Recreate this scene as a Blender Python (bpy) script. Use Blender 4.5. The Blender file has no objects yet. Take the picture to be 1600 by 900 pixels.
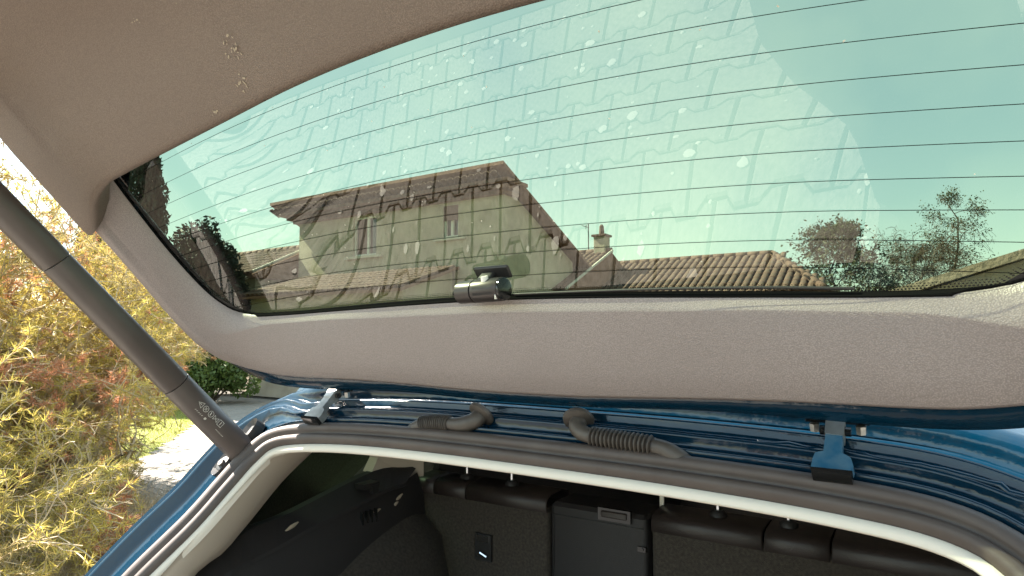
import bpy, bmesh, math, random
import numpy as np
from mathutils import Vector, Matrix
random.seed(7); rng = np.random.default_rng(7)
sc = bpy.context.scene
COL = sc.collection
PI = math.pi
V = Vector

# ------------------------------------------------------------------ camera
CAM = V((0, 0, 1.72))
RIGHT = V((0.83601904, 0.54870044, 0.0)); UPV = V((0.04271657, -0.06508444, 0.99696505)); FWD = V((-0.54703516, 0.83348176, 0.07785043))
cam_d = bpy.data.cameras.new('camera'); cam = bpy.data.objects.new('camera', cam_d); COL.objects.link(cam)
m = Matrix((RIGHT, UPV, -FWD)).transposed().to_4x4(); m.translation = CAM
cam.matrix_world = m
cam_d.sensor_width = 36; cam_d.lens = 22.5; cam_d.clip_start = .02; cam_d.clip_end = 3000
sc.camera = cam
sc.render.resolution_x = 1024; sc.render.resolution_y = 576

# ------------------------------------------------------------------ light
SUN_DIR = V((-.93, -.18, .92)).normalized()          # towards the sun
world = bpy.data.worlds.new('World'); sc.world = world; world.use_nodes = True
nt = world.node_tree; nt.nodes.clear()
sky = nt.nodes.new('ShaderNodeTexSky'); sky.sky_type = 'NISHITA'; sky.sun_disc = False
sky.sun_elevation = math.asin(SUN_DIR.z); sky.sun_rotation = math.atan2(SUN_DIR.x, SUN_DIR.y)
sky.air_density = 1.0; sky.dust_density = .3; sky.ozone_density = 1.0
bg = nt.nodes.new('ShaderNodeBackground'); bg.inputs[1].default_value = .12
wo = nt.nodes.new('ShaderNodeOutputWorld')
wm = nt.nodes.new('ShaderNodeMix'); wm.data_type = 'RGBA'; wm.blend_type = 'MULTIPLY'; wm.inputs[0].default_value = 1; wm.inputs[7].default_value = (1, .92, .68, 1)
nt.links.new(sky.outputs[0], wm.inputs[6]); hz = nt.nodes.new('ShaderNodeMix'); hz.data_type = 'RGBA'; hz.inputs[0].default_value = .68; tcw = nt.nodes.new('ShaderNodeTexCoord'); cn = nt.nodes.new('ShaderNodeTexNoise'); cn.inputs['Scale'].default_value = 2.6; cn.inputs['Detail'].default_value = 4; nt.links.new(tcw.outputs['Generated'], cn.inputs['Vector'])
cr = nt.nodes.new('ShaderNodeValToRGB'); cr.color_ramp.elements[0].position = .38; cr.color_ramp.elements[0].color = (1.2, 1.72, 2.2, 1); cr.color_ramp.elements[1].position = .64; cr.color_ramp.elements[1].color = (2.05, 2.45, 2.6, 1)   # thin uneven high cloud
nt.links.new(cn.outputs[0], cr.inputs[0]); nt.links.new(cr.outputs[0], hz.inputs[7])
nt.links.new(wm.outputs[2], hz.inputs[6]); nt.links.new(hz.outputs[2], bg.inputs[0]); nt.links.new(bg.outputs[0], wo.inputs[0])
sd = bpy.data.lights.new('sun', 'SUN'); sd.energy = 4.8; sd.angle = math.radians(.6); sd.color = (1, .91, .81)
so = bpy.data.objects.new('sun', sd); COL.objects.link(so); so.rotation_euler = SUN_DIR.to_track_quat('Z', 'Y').to_euler()
sc.view_settings.view_transform = 'Standard'; sc.view_settings.look = 'None'; sc.view_settings.gamma = 1
sc.view_settings.exposure = 2.85

# ------------------------------------------------------------------ materials
def mat(name, col, rough=.6, metal=0., coat=0., bump=None, var=0., vscale=4., emit=None, rand=0., island=0., spec=.5, col2=None, trans=0., grain=0.):
    """procedural material; bump=(scale, strength, kind), var mixes towards col2 by noise, rand by object, island by mesh island"""
    M_ = bpy.data.materials.new(name); M_.use_nodes = True; t = M_.node_tree; n = t.nodes; L = t.links
    b = n['Principled BSDF']
    b.inputs['Base Color'].default_value = (*col, 1); b.inputs['Roughness'].default_value = rough
    b.inputs['Metallic'].default_value = metal; b.inputs['Coat Weight'].default_value = coat
    b.inputs['Coat Roughness'].default_value = .04
    b.inputs['Specular IOR Level'].default_value = spec
    tc = n.new('ShaderNodeTexCoord'); last = None
    def mix(fac_socket, a, c2, scale):
        mx = n.new('ShaderNodeMix'); mx.data_type = 'RGBA'
        mm = n.new('ShaderNodeMath'); mm.operation = 'MULTIPLY'; mm.inputs[1].default_value = scale; mm.use_clamp = True
        L.new(fac_socket, mm.inputs[0]); L.new(mm.outputs[0], mx.inputs[0])
        if hasattr(a, 'links'): L.new(a, mx.inputs[6])
        else: mx.inputs[6].default_value = (*a, 1)
        mx.inputs[7].default_value = (*c2, 1)
        return mx.outputs[2]
    c = col
    if var:
        nz = n.new('ShaderNodeTexNoise'); nz.inputs['Scale'].default_value = vscale; nz.inputs['Detail'].default_value = 6
        L.new(tc.outputs['Object'], nz.inputs['Vector'])
        rp = n.new('ShaderNodeMapRange'); rp.inputs[1].default_value = .35; rp.inputs[2].default_value = .68
        L.new(nz.outputs[0], rp.inputs[0])
        c = mix(rp.outputs[0], c, col2 or tuple(x * .6 for x in col), var)
    if rand:
        oi = n.new('ShaderNodeObjectInfo'); c = mix(oi.outputs['Random'], c, tuple(x * .55 for x in col), rand)
    if island:
        g = n.new('ShaderNodeNewGeometry'); c = mix(g.outputs['Random Per Island'], c, tuple(x * .55 for x in col), island)
    if grain:
        gv = n.new('ShaderNodeTexVoronoi'); gv.inputs['Scale'].default_value = bump[0]; L.new(tc.outputs['Object'], gv.inputs['Vector'])
        gr = n.new('ShaderNodeMapRange'); gr.inputs[1].default_value = .12; gr.inputs[2].default_value = .62; gr.inputs[3].default_value = 0; gr.inputs[4].default_value = 1; L.new(gv.outputs['Distance'], gr.inputs[0])
        c = mix(gr.outputs[0], c, tuple(x * (1 - grain) for x in col), 1.)
    if hasattr(c, 'links'): L.new(c, b.inputs['Base Color'])
    if bump:
        sc_, st, kind = bump
        if kind == 'noise':
            x = n.new('ShaderNodeTexNoise'); x.inputs['Scale'].default_value = sc_; x.inputs['Detail'].default_value = 5; out = x.outputs[0]
        else:
            x = n.new('ShaderNodeTexVoronoi'); x.inputs['Scale'].default_value = sc_; x.feature = 'SMOOTH_F1' if kind == 'cell' else 'F1'; out = x.outputs[0]
        L.new(tc.outputs['Object'], x.inputs['Vector'])
        bp = n.new('ShaderNodeBump'); bp.inputs['Strength'].default_value = st; bp.inputs['Distance'].default_value = .5 / sc_
        L.new(out, bp.inputs['Height']); L.new(bp.outputs[0], b.inputs['Normal'])
    if trans:   # leaf translucency
        tr = n.new('ShaderNodeBsdfTranslucent'); ms = n.new('ShaderNodeMixShader'); ms.inputs[0].default_value = trans
        tr.inputs[0].default_value = (*col, 1)
        if hasattr(c, 'links'): L.new(c, tr.inputs[0])
        L.new(b.outputs[0], ms.inputs[1]); L.new(tr.outputs[0], ms.inputs[2]); L.new(ms.outputs[0], n['Material Output'].inputs[0])
    return M_

def glass_mat(name, tint, gloss=1.0, dark=0.):
    """thin tinted pane: transparent film plus Fresnel reflection"""
    M_ = bpy.data.materials.new(name); M_.use_nodes = True; t = M_.node_tree; n = t.nodes; L = t.links; n.remove(n['Principled BSDF'])
    tr = n.new('ShaderNodeBsdfTransparent'); tr.inputs[0].default_value = (*tint, 1)
    gl = n.new('ShaderNodeBsdfGlossy'); gl.inputs['Roughness'].default_value = .0; gl.inputs[0].default_value = (1, 1, 1, 1)
    fr = n.new('ShaderNodeFresnel'); fr.inputs[0].default_value = 1.52
    g = n.new('ShaderNodeMath'); g.operation = 'MULTIPLY'; g.inputs[1].default_value = gloss
    L.new(fr.outputs[0], g.inputs[0]); ms = n.new('ShaderNodeMixShader')
    L.new(g.outputs[0], ms.inputs[0]); L.new(tr.outputs[0], ms.inputs[1]); L.new(gl.outputs[0], ms.inputs[2])
    L.new(ms.outputs[0], n['Material Output'].inputs[0])
    return M_

MT = dict(
    trim=mat('grained_trim', (.285, .24, .228), .42, bump=(640, .4, 'f1'), var=.55, vscale=7, col2=(.36, .305, .29), spec=.6, grain=.24),
    trim_side=mat('grained_trim_side', (.085, .072, .066), .5, bump=(520, .4, 'cell'), var=.4, vscale=9, col2=(.11, .095, .085), spec=.4),
    trim_low=mat('grained_trim_lower', (.175, .130, .104), .5, bump=(620, .4, 'f1'), var=.6, vscale=5, col2=(.235, .18, .145), spec=.5, grain=.25),
    blue=mat('blue_metallic_paint', (.0006, .016, .034), .12, metal=.0, coat=0., spec=.45, bump=(14, .10, 'noise'), var=.55, vscale=55, col2=(.006, .020, .034)),
    rubber=mat('seal_rubber', (.060, .044, .038), .55, bump=(900, .2, 'noise'), var=.6, vscale=25, col2=(.085, .069, .06)),
    black=mat('black_plastic', (.018, .017, .017), .45, bump=(800, .2, 'cell')),
    black_gloss=mat('black_gloss', (.01, .01, .01), .12),
    hose=mat('bellows_rubber', (.048, .038, .032), .5, var=.7, vscale=40, col2=(.085, .07, .056)),
    cloth=mat('pale_headliner', (.66, .61, .53), .9, bump=(900, .3, 'noise')),
    cream=mat('cream_pillar_trim', (.52, .45, .37), .6, bump=(700, .2, 'cell')),
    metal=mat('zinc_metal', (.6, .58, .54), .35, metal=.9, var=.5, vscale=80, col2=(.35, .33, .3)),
    strut=mat('strut_black', (.075, .06, .054), .38, bump=(1200, .1, 'noise'), var=.6, vscale=14, col2=(.105, .086, .078)),
    carpet=mat('boot_carpet', (.030, .024, .019), .95, bump=(500, .9, 'noise'), var=.8, vscale=160, col2=(.060, .050, .038)),
    leather=mat('seat_leather', (.026, .019, .017), .42, bump=(500, .3, 'cell')),
    panel=mat('boot_side_plastic', (.016, .014, .014), .6, bump=(600, .3, 'cell')),
    paver=mat('concrete_paver', (.40, .36, .31), .85, bump=(160, 1., 'noise'), var=1., vscale=60, col2=(.20, .18, .15), rand=.45),
    paver_s=mat('concrete_paver_field', (.27, .245, .205), .85, bump=(160, 1., 'noise'), var=1., vscale=60, col2=(.20, .18, .15), island=.45),
    sand=mat('joint_sand', (.05, .045, .035), .95, bump=(90, .5, 'noise')),
    lichen=mat('pale_lichen', (.75, .72, .62), .9, bump=(300, .5, 'noise')),
    asphalt=mat('asphalt', (.11, .105, .10), .9, bump=(120, .6, 'noise'), var=.5, vscale=40, col2=(.085, .082, .078)),
    kerb=mat('kerb_stone', (.3, .29, .27), .85, bump=(60, .5, 'noise'), rand=.4),
    soil=mat('bark_mulch', (.05, .036, .024), .95, bump=(40, 1., 'noise'), var=.6, vscale=18, col2=(.07, .05, .032)),
    lawn=mat('lawn_ground', (.17, .19, .035), .95, bump=(30, .8, 'noise'), var=.9, vscale=6, col2=(.26, .24, .05)),
    field=mat('far_ground', (.12, .13, .05), .95, bump=(2, .5, 'noise'), var=.9, vscale=.1, col2=(.15, .13, .06)),
    grass=mat('lawn_grass', (.20, .24, .04), .8, island=.5, trans=.4),
    straw=mat('dry_straw', (.48, .37, .22), .85, island=.5, trans=.25),
    needle_y=mat('golden_needles', (.58, .47, .11), .7, island=.55, trans=.4),
    needle_o=mat('russet_needles', (.52, .24, .12), .7, island=.45, trans=.4),
    needle_g=mat('olive_needles', (.42, .33, .12), .7, island=.5, trans=.35),
    twig=mat('grey_twig', (.42, .32, .19), .85, bump=(60, .6, 'noise'), var=.6, vscale=20),
    bark=mat('dark_bark', (.09, .065, .045), .9, bump=(40, .8, 'noise'), var=.6, vscale=8),
    leaf=mat('bush_leaf', (.09, .14, .03), .6, island=.6, trans=.3),
    leaf_d=mat('evergreen_leaf', (.010, .022, .009), .7, island=.6, trans=.05),
    leaf_m=mat('tree_leaf', (.06, .07, .028), .7, island=.6, trans=.3),
    render=mat('house_render', (.45, .395, .31), .92, bump=(25, .6, 'noise'), var=.9, vscale=1.6, col2=(.30, .26, .20)),
    tile=mat('clay_tile', (.13, .065, .045), .85, bump=(30, .5, 'noise'), var=.8, vscale=5, col2=(.10, .075, .058), rand=.6),
    tile_s=mat('clay_tile_field', (.13, .065, .045), .85, bump=(30, .5, 'noise'), var=.8, vscale=5, col2=(.10, .075, .058), island=.6),
    soffit=mat('soffit_clay', (.20, .10, .065), .9, bump=(20, .6, 'noise'), var=.6, vscale=6),
    wframe=mat('white_window_frame', (.62, .60, .56), .5),
    pane=mat('window_pane', (.04, .03, .03), .08, spec=.8),
    shutter=mat('brown_shutter', (.13, .06, .05), .6),
    sill=mat('stone_sill', (.5, .47, .4), .8, bump=(30, .3, 'noise')),
    lead=mat('flashing', (.45, .42, .38), .6),
    skin=mat('skin', (.62, .38, .28), .5),
    jacket=mat('dark_jacket', (.03, .035, .04), .8, bump=(200, .3, 'noise')),
    jeans=mat('dark_trousers', (.02, .025, .035), .85, bump=(400, .4, 'noise')),
    hair=mat('brown_hair', (.04, .025, .015), .6),
    cam_metal=mat('camera_gunmetal', (.045, .037, .035), .36, metal=.35),
    chrome=mat('chrome', (.8, .8, .8), .12, metal=1.),
    white=mat('white_print', (.75, .72, .66), .6),
    hinge_blue=mat('highlit_blue_paint', (.012, .085, .16), .38, spec=.5, bump=(90, .2, 'noise'), var=.6, vscale=70, col2=(.10, .17, .22)),  # body blue made lighter: the hinge's highlight is painted into the colour
    gasket=mat('matt_gasket_rubber', (.008, .008, .008), 1., spec=0.),
    mud=mat('dried_mud', (.34, .28, .21), .9, bump=(300, .6, 'noise')),
    lamp=mat('red_lens', (.3, .01, .01), .1, coat=1.),
)
RW = glass_mat('tinted_rear_window', (.29, .35, .25), .95)
RW_OUT = glass_mat('rear_window_outer', (1, 1, 1), .0)
SIDEG = glass_mat('privacy_glass', (.012, .02, .012), .8)

# ------------------------------------------------------------------ helpers
def link(o, parent=None):
    COL.objects.link(o)
    if parent: o.parent = parent
    return o
def obj(name, verts, faces, material, parent=None, smooth=False, mats=None, fmat=None):
    me = bpy.data.meshes.new(name); me.from_pydata([tuple(v) for v in verts], [], faces)
    for mm in (mats or [material]): me.materials.append(mm)
    if fmat is not None: me.polygons.foreach_set('material_index', fmat)
    if smooth: me.polygons.foreach_set('use_smooth', [True] * len(me.polygons))
    me.update(); o = bpy.data.objects.new(name, me); return link(o, parent)
def tag(o, label=None, cat=None, group=None, kind=None):
    if label: o['label'] = label
    if cat: o['category'] = cat
    if group: o['group'] = group
    if kind: o['kind'] = kind
    return o
def empty(name, loc=(0, 0, 0), rz=0):
    o = bpy.data.objects.new(name, None); o.location = loc; o.rotation_euler = (0, 0, rz); o.empty_display_size = .1; return link(o)
def copy_tree(o, parent=None):
    c = o.copy(); COL.objects.link(c); c.parent = parent
    for ch in list(o.children): copy_tree(ch, c)
    return c
class MB:
    """collects shapes into one mesh"""
    def __init__(s): s.v = []; s.f = []; s.m = []
    def add(s, v, f, mi=0):
        k = len(s.v); s.v += [tuple(x) for x in v]; s.f += [tuple(i + k for i in q) for q in f]; s.m += [mi] * len(f); return s
    def box(s, c, d, R=None, mi=0):
        c = V(c); v = []
        for z in (-1, 1):
            for x, y in ((-1, -1), (1, -1), (1, 1), (-1, 1)):
                p = V((x * d[0] / 2, y * d[1] / 2, z * d[2] / 2)); v.append(c + (R @ p if R else p))
        return s.add(v, [(3, 2, 1, 0), (4, 5, 6, 7), (0, 1, 5, 4), (1, 2, 6, 5), (2, 3, 7, 6), (3, 0, 4, 7)], mi)
    def rbox(s, c, d, r=.01, R=None, mi=0, n=3):
        """box with rounded vertical outline and chamfered top and bottom"""
        c = V(c); hx, hy, hz = d[0] / 2, d[1] / 2, d[2] / 2; ring = []
        for cx, cy, a0 in ((hx - r, hy - r, 0), (-hx + r, hy - r, 90), (-hx + r, -hy + r, 180), (hx - r, -hy + r, 270)):
            for k in range(n + 1):
                a = math.radians(a0 + 90 * k / n); ring.append((cx, cy, math.cos(a), math.sin(a)))
        v = []; N = len(ring)
        for z, rr in ((-hz, r * .3), (-hz + r * .7, r), (hz - r * .7, r), (hz, r * .3)):
            for cx, cy, ca, sa in ring:
                p = V((cx + ca * rr, cy + sa * rr, z)); v.append(c + (R @ p if R else p))
        f = [tuple(range(N))[::-1], tuple(range(3 * N, 4 * N))]
        for j in range(3):
            for i in range(N): a = j * N + i; b_ = j * N + (i + 1) % N; f.append((a, b_, b_ + N, a + N))
        return s.add(v, f, mi)
    def tube(s, pts, rad, n=8, mi=0, caps=True):
        pts = [V(p) for p in pts]; rr = rad if hasattr(rad, '__len__') else [rad] * len(pts); v = []; f = []
        up = V((0, 0, 1)); N = len(pts); prev = None
        for i, p in enumerate(pts):
            t = (pts[min(i + 1, N - 1)] - pts[max(i - 1, 0)])
            t = t.normalized() if t.length > 1e-9 else V((0, 0, 1))
            a = prev - t * prev.dot(t) if prev is not None else t.cross(up if abs(t.z) < .9 else V((1, 0, 0)))
            if a.length < 1e-6: a = t.cross(V((1, 0, 0)))
            a.normalize(); prev = a; b_ = t.cross(a)
            for k in range(n):
                an = 2 * PI * k / n; v.append(p + (a * math.cos(an) + b_ * math.sin(an)) * rr[i])
        for i in range(N - 1):
            for k in range(n): a = i * n + k; c = i * n + (k + 1) % n; f.append((a, c, c + n, a + n))
        if caps: f += [tuple(range(n))[::-1], tuple(range((N - 1) * n, N * n))]
        return s.add(v, f, mi)
    def build(s, name, material, parent=None, smooth=False, mats=None):
        return obj(name, s.v, s.f, material, parent, smooth, mats, s.m if mats else None)
def shade_auto(o, ang=40):
    me = o.data; me.polygons.foreach_set('use_smooth', [True] * len(me.polygons)); me.set_sharp_from_angle(angle=math.radians(ang))
def spline(pts, n):
    """Catmull-Rom resample of a list of tuples to n samples by arc length"""
    P = np.array(pts, float); K = len(P); d = []
    Q = np.vstack([2 * P[0] - P[1], P, 2 * P[-1] - P[-2]])
    for i in range(K - 1):
        p0, p1, p2, p3 = Q[i], Q[i + 1], Q[i + 2], Q[i + 3]
        for t in np.linspace(0, 1, 16, endpoint=False):
            d.append(.5 * ((2 * p1) + (-p0 + p2) * t + (2 * p0 - 5 * p1 + 4 * p2 - p3) * t * t + (-p0 + 3 * p1 - 3 * p2 + p3) * t ** 3))
    d.append(P[-1]); d = np.array(d); L = np.r_[0, np.cumsum(np.linalg.norm(np.diff(d, axis=0), axis=1))]
    tt = np.linspace(0, L[-1], n); return np.stack([np.interp(tt, L, d[:, k]) for k in range(P.shape[1])], 1)
def loft(rows, close=False):
    """rows: list of equally long point lists -> verts, faces"""
    n = len(rows[0]); v = [p for r in rows for p in r]; f = []
    for j in range(len(rows) - 1):
        for i in range(n if close else n - 1): a = j * n + i; b_ = j * n + (i + 1) % n; f.append((a, b_, b_ + n, a + n))
    return v, f

# ------------------------------------------------------------------ tailgate frame (open, 50 degrees above level)
TO = V((-0.48155609, 0.51279947, 2.0267105)); TS = V((0, -0.64278761, 0.76604444)); TN = V((0, 0.76604444, 0.64278761))
K2, K4, KS, KB, DS = 0.0418062, 0.2830905, 0.0861363, -0.1113630, 0.0322634
def tcurve(a): return K2 * a * a + K4 * a ** 4 if a < .43 else K2 * .43 ** 2 + K4 * .43 ** 4 + (2 * K2 * .43 + 4 * K4 * .43 ** 3) * (a - .43)
def tsurf(u, s): return -tcurve(abs(u)) - KS * (s + .165) ** 2 * (1 if s < .1 else .3) - .214 * max(0., min(-s, .335) - .165) ** 2 * (1 - min(1., max(0., -s - .335) / .06))
def T(u, s, h=0.): return TO + V((u, 0, 0)) + TS * s + TN * (tsurf(u, s) + h)
# opening plane
CX = -.4816; P0 = V((CX, .80, 1.57)); OD = V((0, -.61566, -.78801)); ON = V((0, -.78801, .61566))   # down, rearward-out normal
OD2 = V((0, -.22, -.9755)); 
def OPN(a, b, q=0.):
    if b <= .5: p = P0 + OD * b
    else: p = P0 + OD * .5 + OD2 * (b - .5)
    w = min(1, max(0, (b - .3) / .4)); nn = (ON * (1 - w) + V((0, -.9755, .22)) * w).normalized()
    return p + V((a, 0, 0)) + nn * q

# ================================================================== ground
FIELD_PAT = [(-40, 22), (-18.2, 11), (-12.9, 7.9), (-10.2, 5.6), (-7.9, 3.5), (-6.2, 3.35), (-4.2, 2.35), (-3.0, 1.1), (-2.52, .12), (-2.66, -.12), (-2.84, -.27), (-3.0, -.39), (-3.15, -.47), (-3.31, -.60), (-3.36, -.85), (-3.50, -1.1)]
tag(obj('ground', [(-1500, -1500, -.06), (1500, -1500, -.06), (1500, 1500, -.06), (-1500, 1500, -.06)], [(0, 1, 2, 3)], MT['field']), kind='structure')
def sheet(name, poly, z, material, kind='structure'):
    return tag(obj(name, [(x, y, z) for x, y in poly], [tuple(range(len(poly)))], material), kind=kind)
sheet('road', [(-60, -9), (60, -9), (60, -1.085), (-60, -1.085)], .006, MT['asphalt'])
paving = sheet('paving', FIELD_PAT[::-1] + [(-40, 40), (8, 40), (8, -1.9)][0:0] + [(-40, 30), (12, 30), (12, -1.1)], -.035, MT['sand'])
sheet('lawn', [(-60, -1.08), (-9.0, -1.08), (-8.6, 1.2), (-9.2, 3.0), (-8.3, 3.75), (-10.25, 5.52), (-12.95, 7.82), (-18.2, 10.9), (-40, 21.9), (-60, 30)], -.02, MT['lawn'])
sheet('planting_bed', [(-9.1, -1.08), (-8.7, 1.2), (-9.3, 3.0), (-8.4, 3.8)] + [(x, y) for x, y in FIELD_PAT[4:]], .005, MT['soil'])

# behaton pavers
PS = .80      # paver pitch relative to 200 x 165 mm
def paver_shape(gap=.0024):
    h1, h0 = .095, .07; o = [(-.1, -h1), (-.065, -h1), (-.035, -h0), (.035, -h0), (.065, -h1), (.1, -h1), (.1, h1), (.065, h1), (.035, h0), (-.035, h0), (-.065, h1), (-.1, h1)]
    o = [(x * PS, y * PS) for x, y in o]
    def ins(d): return [(x - math.copysign(d, x) * (1 if abs(x) > .09 * PS else .35), y - math.copysign(d, y)) for x, y in o]
    a = ins(gap + .005); b_ = ins(gap); N = 12
    v = [(x, y, 0.) for x, y in a] + [(x, y, -.005) for x, y in b_] + [(x, y, -.04) for x, y in b_]
    f = [tuple(range(N))] + [(i, i + N, (i + 1) % N + N, (i + 1) % N) for i in range(N)] + [(i + N, i + 2 * N, (i + 1) % N + 2 * N, (i + 1) % N + N) for i in range(N)]
    f = [f[0]] + [q for q in f[1:]]
    return v, f
pv, pf = paver_shape()
def inside(x, y, poly):
    r = False; n = len(poly)
    for i in range(n):
        x1, y1 = poly[i]; x2, y2 = poly[(i + 1) % n]
        if (y1 > y) != (y2 > y) and x < (x2 - x1) * (y - y1) / (y2 - y1) + x1: r = not r
    return r
PAVED = FIELD_PAT + [(12, -1.1), (12, 30)]
spots = []
for j in range(-15, 94):
    y = j * .165 * PS
    for i in range(-118, 22):
        x = (i * .2 + (.1 if j % 2 else 0)) * PS
        if y < -1.15 or y > 11.4 or x < -18: continue
        if -1.3 < x < .3 and y > .6: continue                    # under the car body
        if x > 2.2 and y > 3: continue
        if (inside(x + .12, y, PAVED) or inside(x, y, PAVED)): spots.append((x, y))
def vis(p): return abs(p[0] + 1.7) * .62 + abs(p[1] + .5)
spots.sort(key=vis)
pm = bpy.data.meshes.new('paver'); pm.from_pydata(pv, [], pf); pm.materials.append(MT['paver'])
for x, y in spots[:300]:
    o = bpy.data.objects.new('paver', pm); link(o, paving); o.location = (x, y, random.uniform(-.002, .001)); o.rotation_euler = (random.gauss(0, .006), random.gauss(0, .006), random.gauss(0, .006))
rest = np.array(spots[300:]); A = np.array(pv); nv = len(A)
B = A[None] + np.c_[rest, rng.uniform(-.003, .001, len(rest))][:, None, :]
fs = [tuple(i + k * nv for i in q) for k in range(len(rest)) for q in pf]
pf_o = obj('paver_field', B.reshape(-1, 3), fs, MT['paver_s'], paving); tag(pf_o, kind='stuff')
# lichen and dropped spots on the pavers
mb = MB()
for k in range(520):
    x = random.uniform(-3.2, .1); y = random.uniform(-1.05, .4); r = random.choice([.003, .004, .005, .006, .008, .012, .016]) * random.uniform(.7, 1.3)
    n = 9; ph = random.random() * 6; el = random.uniform(.5, 1)
    ring = [(x + math.cos(ph + 2 * PI * i / n) * r * random.uniform(.7, 1.15), y + math.sin(ph + 2 * PI * i / n) * r * el * random.uniform(.7, 1.15), .0022) for i in range(n)]
    mb.add(ring + [(x, y, .0035)], [(i, (i + 1) % n, n) for i in range(n)])
tag(mb.build('lichen_spot', MT['lichen'], paving), kind='stuff')
# ================================================================== car
car = empty('car', (CX, 1.0, 0)); CI = car
tag(car, 'dark blue metallic car seen from behind with its tailgate raised', 'car')
def reloc(o, parent):
    """parent keeping world coordinates"""
    o.parent = parent; o.matrix_parent_inverse = Matrix.Identity(4)
CARINV = Matrix.Translation(-V((CX, 1.0, 0)))
def part(name, verts, faces, material, parent=None, smooth=False, mats=None, fmat=None, auto=None):
    o = obj(name, verts, faces, material, None, smooth, mats, fmat); o.parent = parent or car
    if (parent or car) is car: o.matrix_parent_inverse = CARINV
    if auto: shade_auto(o, auto)
    return o
def mbpart(mb, name, material, parent=None, smooth=False, auto=None, mats=None):
    return part(name, mb.v, mb.f, material, parent, smooth, mats, mb.m if mats else None, auto)

# ---- tailgate trim loops in (u, s)
Lin_ = [(-.612, .04), (-.618, -.03), (-.618, -.091), (-.613, -.169), (-.597, -.240), (-.572, -.285), (-.531, -.311), (-.435, -.322), (-.305, -.325), (-.16, -.323), (0, -.321)]
Lout_ = [(-.676, .06), (-.678, -.02), (-.674, -.093), (-.659, -.223), (-.645, -.29), (-.622, -.345), (-.598, -.385), (-.541, -.417), (-.436, -.439), (-.142, -.463), (0, -.467)]
def full(h): return h + [(-u, s) for u, s in h[-2::-1]]
NI = 161
I_ = spline(full(Lin_), NI); O_ = spline(full(Lout_), NI)
# pair the loops by parameter of control points
def pair(a, b_, n=12):
    ra = []; rb = []
    for k in range(len(a) - 1):
        pass
    A1 = np.array(full(a), float); B1 = np.array(full(b_), float); C4 = np.c_[A1, B1]
    S4 = spline([tuple(r) for r in C4], NI); return S4[:, :2], S4[:, 2:]
I_, O_ = pair(Lin_, Lout_)
def trimrow(fd, h_side, h_top, absd=None):
    row = []
    for (ui, si), (uo, so_) in zip(I_, O_):
        w = min(1, max(0, (abs(ui) - .45) / .13)); w = w * w * (3 - 2 * w)      # 1 on the sides, 0 along the hinge edge
        if absd is not None:
            d = absd * (.35 + .65 * w) / max(1e-6, math.hypot(uo - ui, so_ - si)); f_ = min(.95, d)
        else: f_ = fd
        row.append(T(ui + (uo - ui) * f_, si + (so_ - si) * f_, h_top + (h_side - h_top) * w))
    return row
tailgate_rows = None
rows = [trimrow(0, .0, -.0078), trimrow(0, -.005, -.0082, 0.0005), trimrow(0, -.013, -.0092, .006), trimrow(0, -.021, -.0110, .014), trimrow(0, -.029, -.016, .026),
        trimrow(0, -.0335, -.018, .034), trimrow(0, -.0345, -.019, .038), trimrow(.72, -.041, -.033), trimrow(.95, -.046, -.040), trimrow(1.0, -.042, -.037), trimrow(1.003, -.022, -.018), trimrow(1.0, -.004, -.002)]
v, f = loft(rows)

# ---- tailgate shell: painted ring outside the trims plus the outer skin
def ring_out(d, h, hinge_gain=1.):
    row = []
    n = len(O_)
    for k in range(n):
        a = O_[max(0, k - 1)]; b_ = O_[min(n - 1, k + 1)]; t = np.array(b_) - np.array(a); t /= np.linalg.norm(t)
        nn = np.array((t[1], -t[0]))                                   # outward
        w = 1 - min(1, max(0, (abs(O_[k][0]) - .54) / .10)); w2 = min(1, max(0, (abs(O_[k][0]) - .22) / .2)); dd = d * (1 + (hinge_gain - 1) * w * (1 + .5 * w2))
        row.append(T(O_[k][0] + nn[0] * dd, O_[k][1] + nn[1] * dd, h))
    return row
t0 = np.array(O_[1]) - np.array(O_[0]); 
shell_rows = [ring_out(-.012, -.016), ring_out(.0, -.024), ring_out(.003, -.030, 2.), ring_out(.009, -.029, 2.8), ring_out(.012, -.020, 2.6), ring_out(.0145, -.004, 2.3), ring_out(.0135, .004, 2.2), ring_out(.020, .010, 1.6), ring_out(.022, .022, 1.5), ring_out(.010, .030), ring_out(-.03, .026), ring_out(-.052, .012, 1.4)]
sv, sf = loft(shell_rows)
tg = part('tailgate', sv, sf, MT['blue'], smooth=True)
tg['label'] = 'raised tailgate with tinted window and dark grained lining'
trimo = part('window_surround_trim', v, f, MT['trim'], tg, smooth=True)
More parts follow.
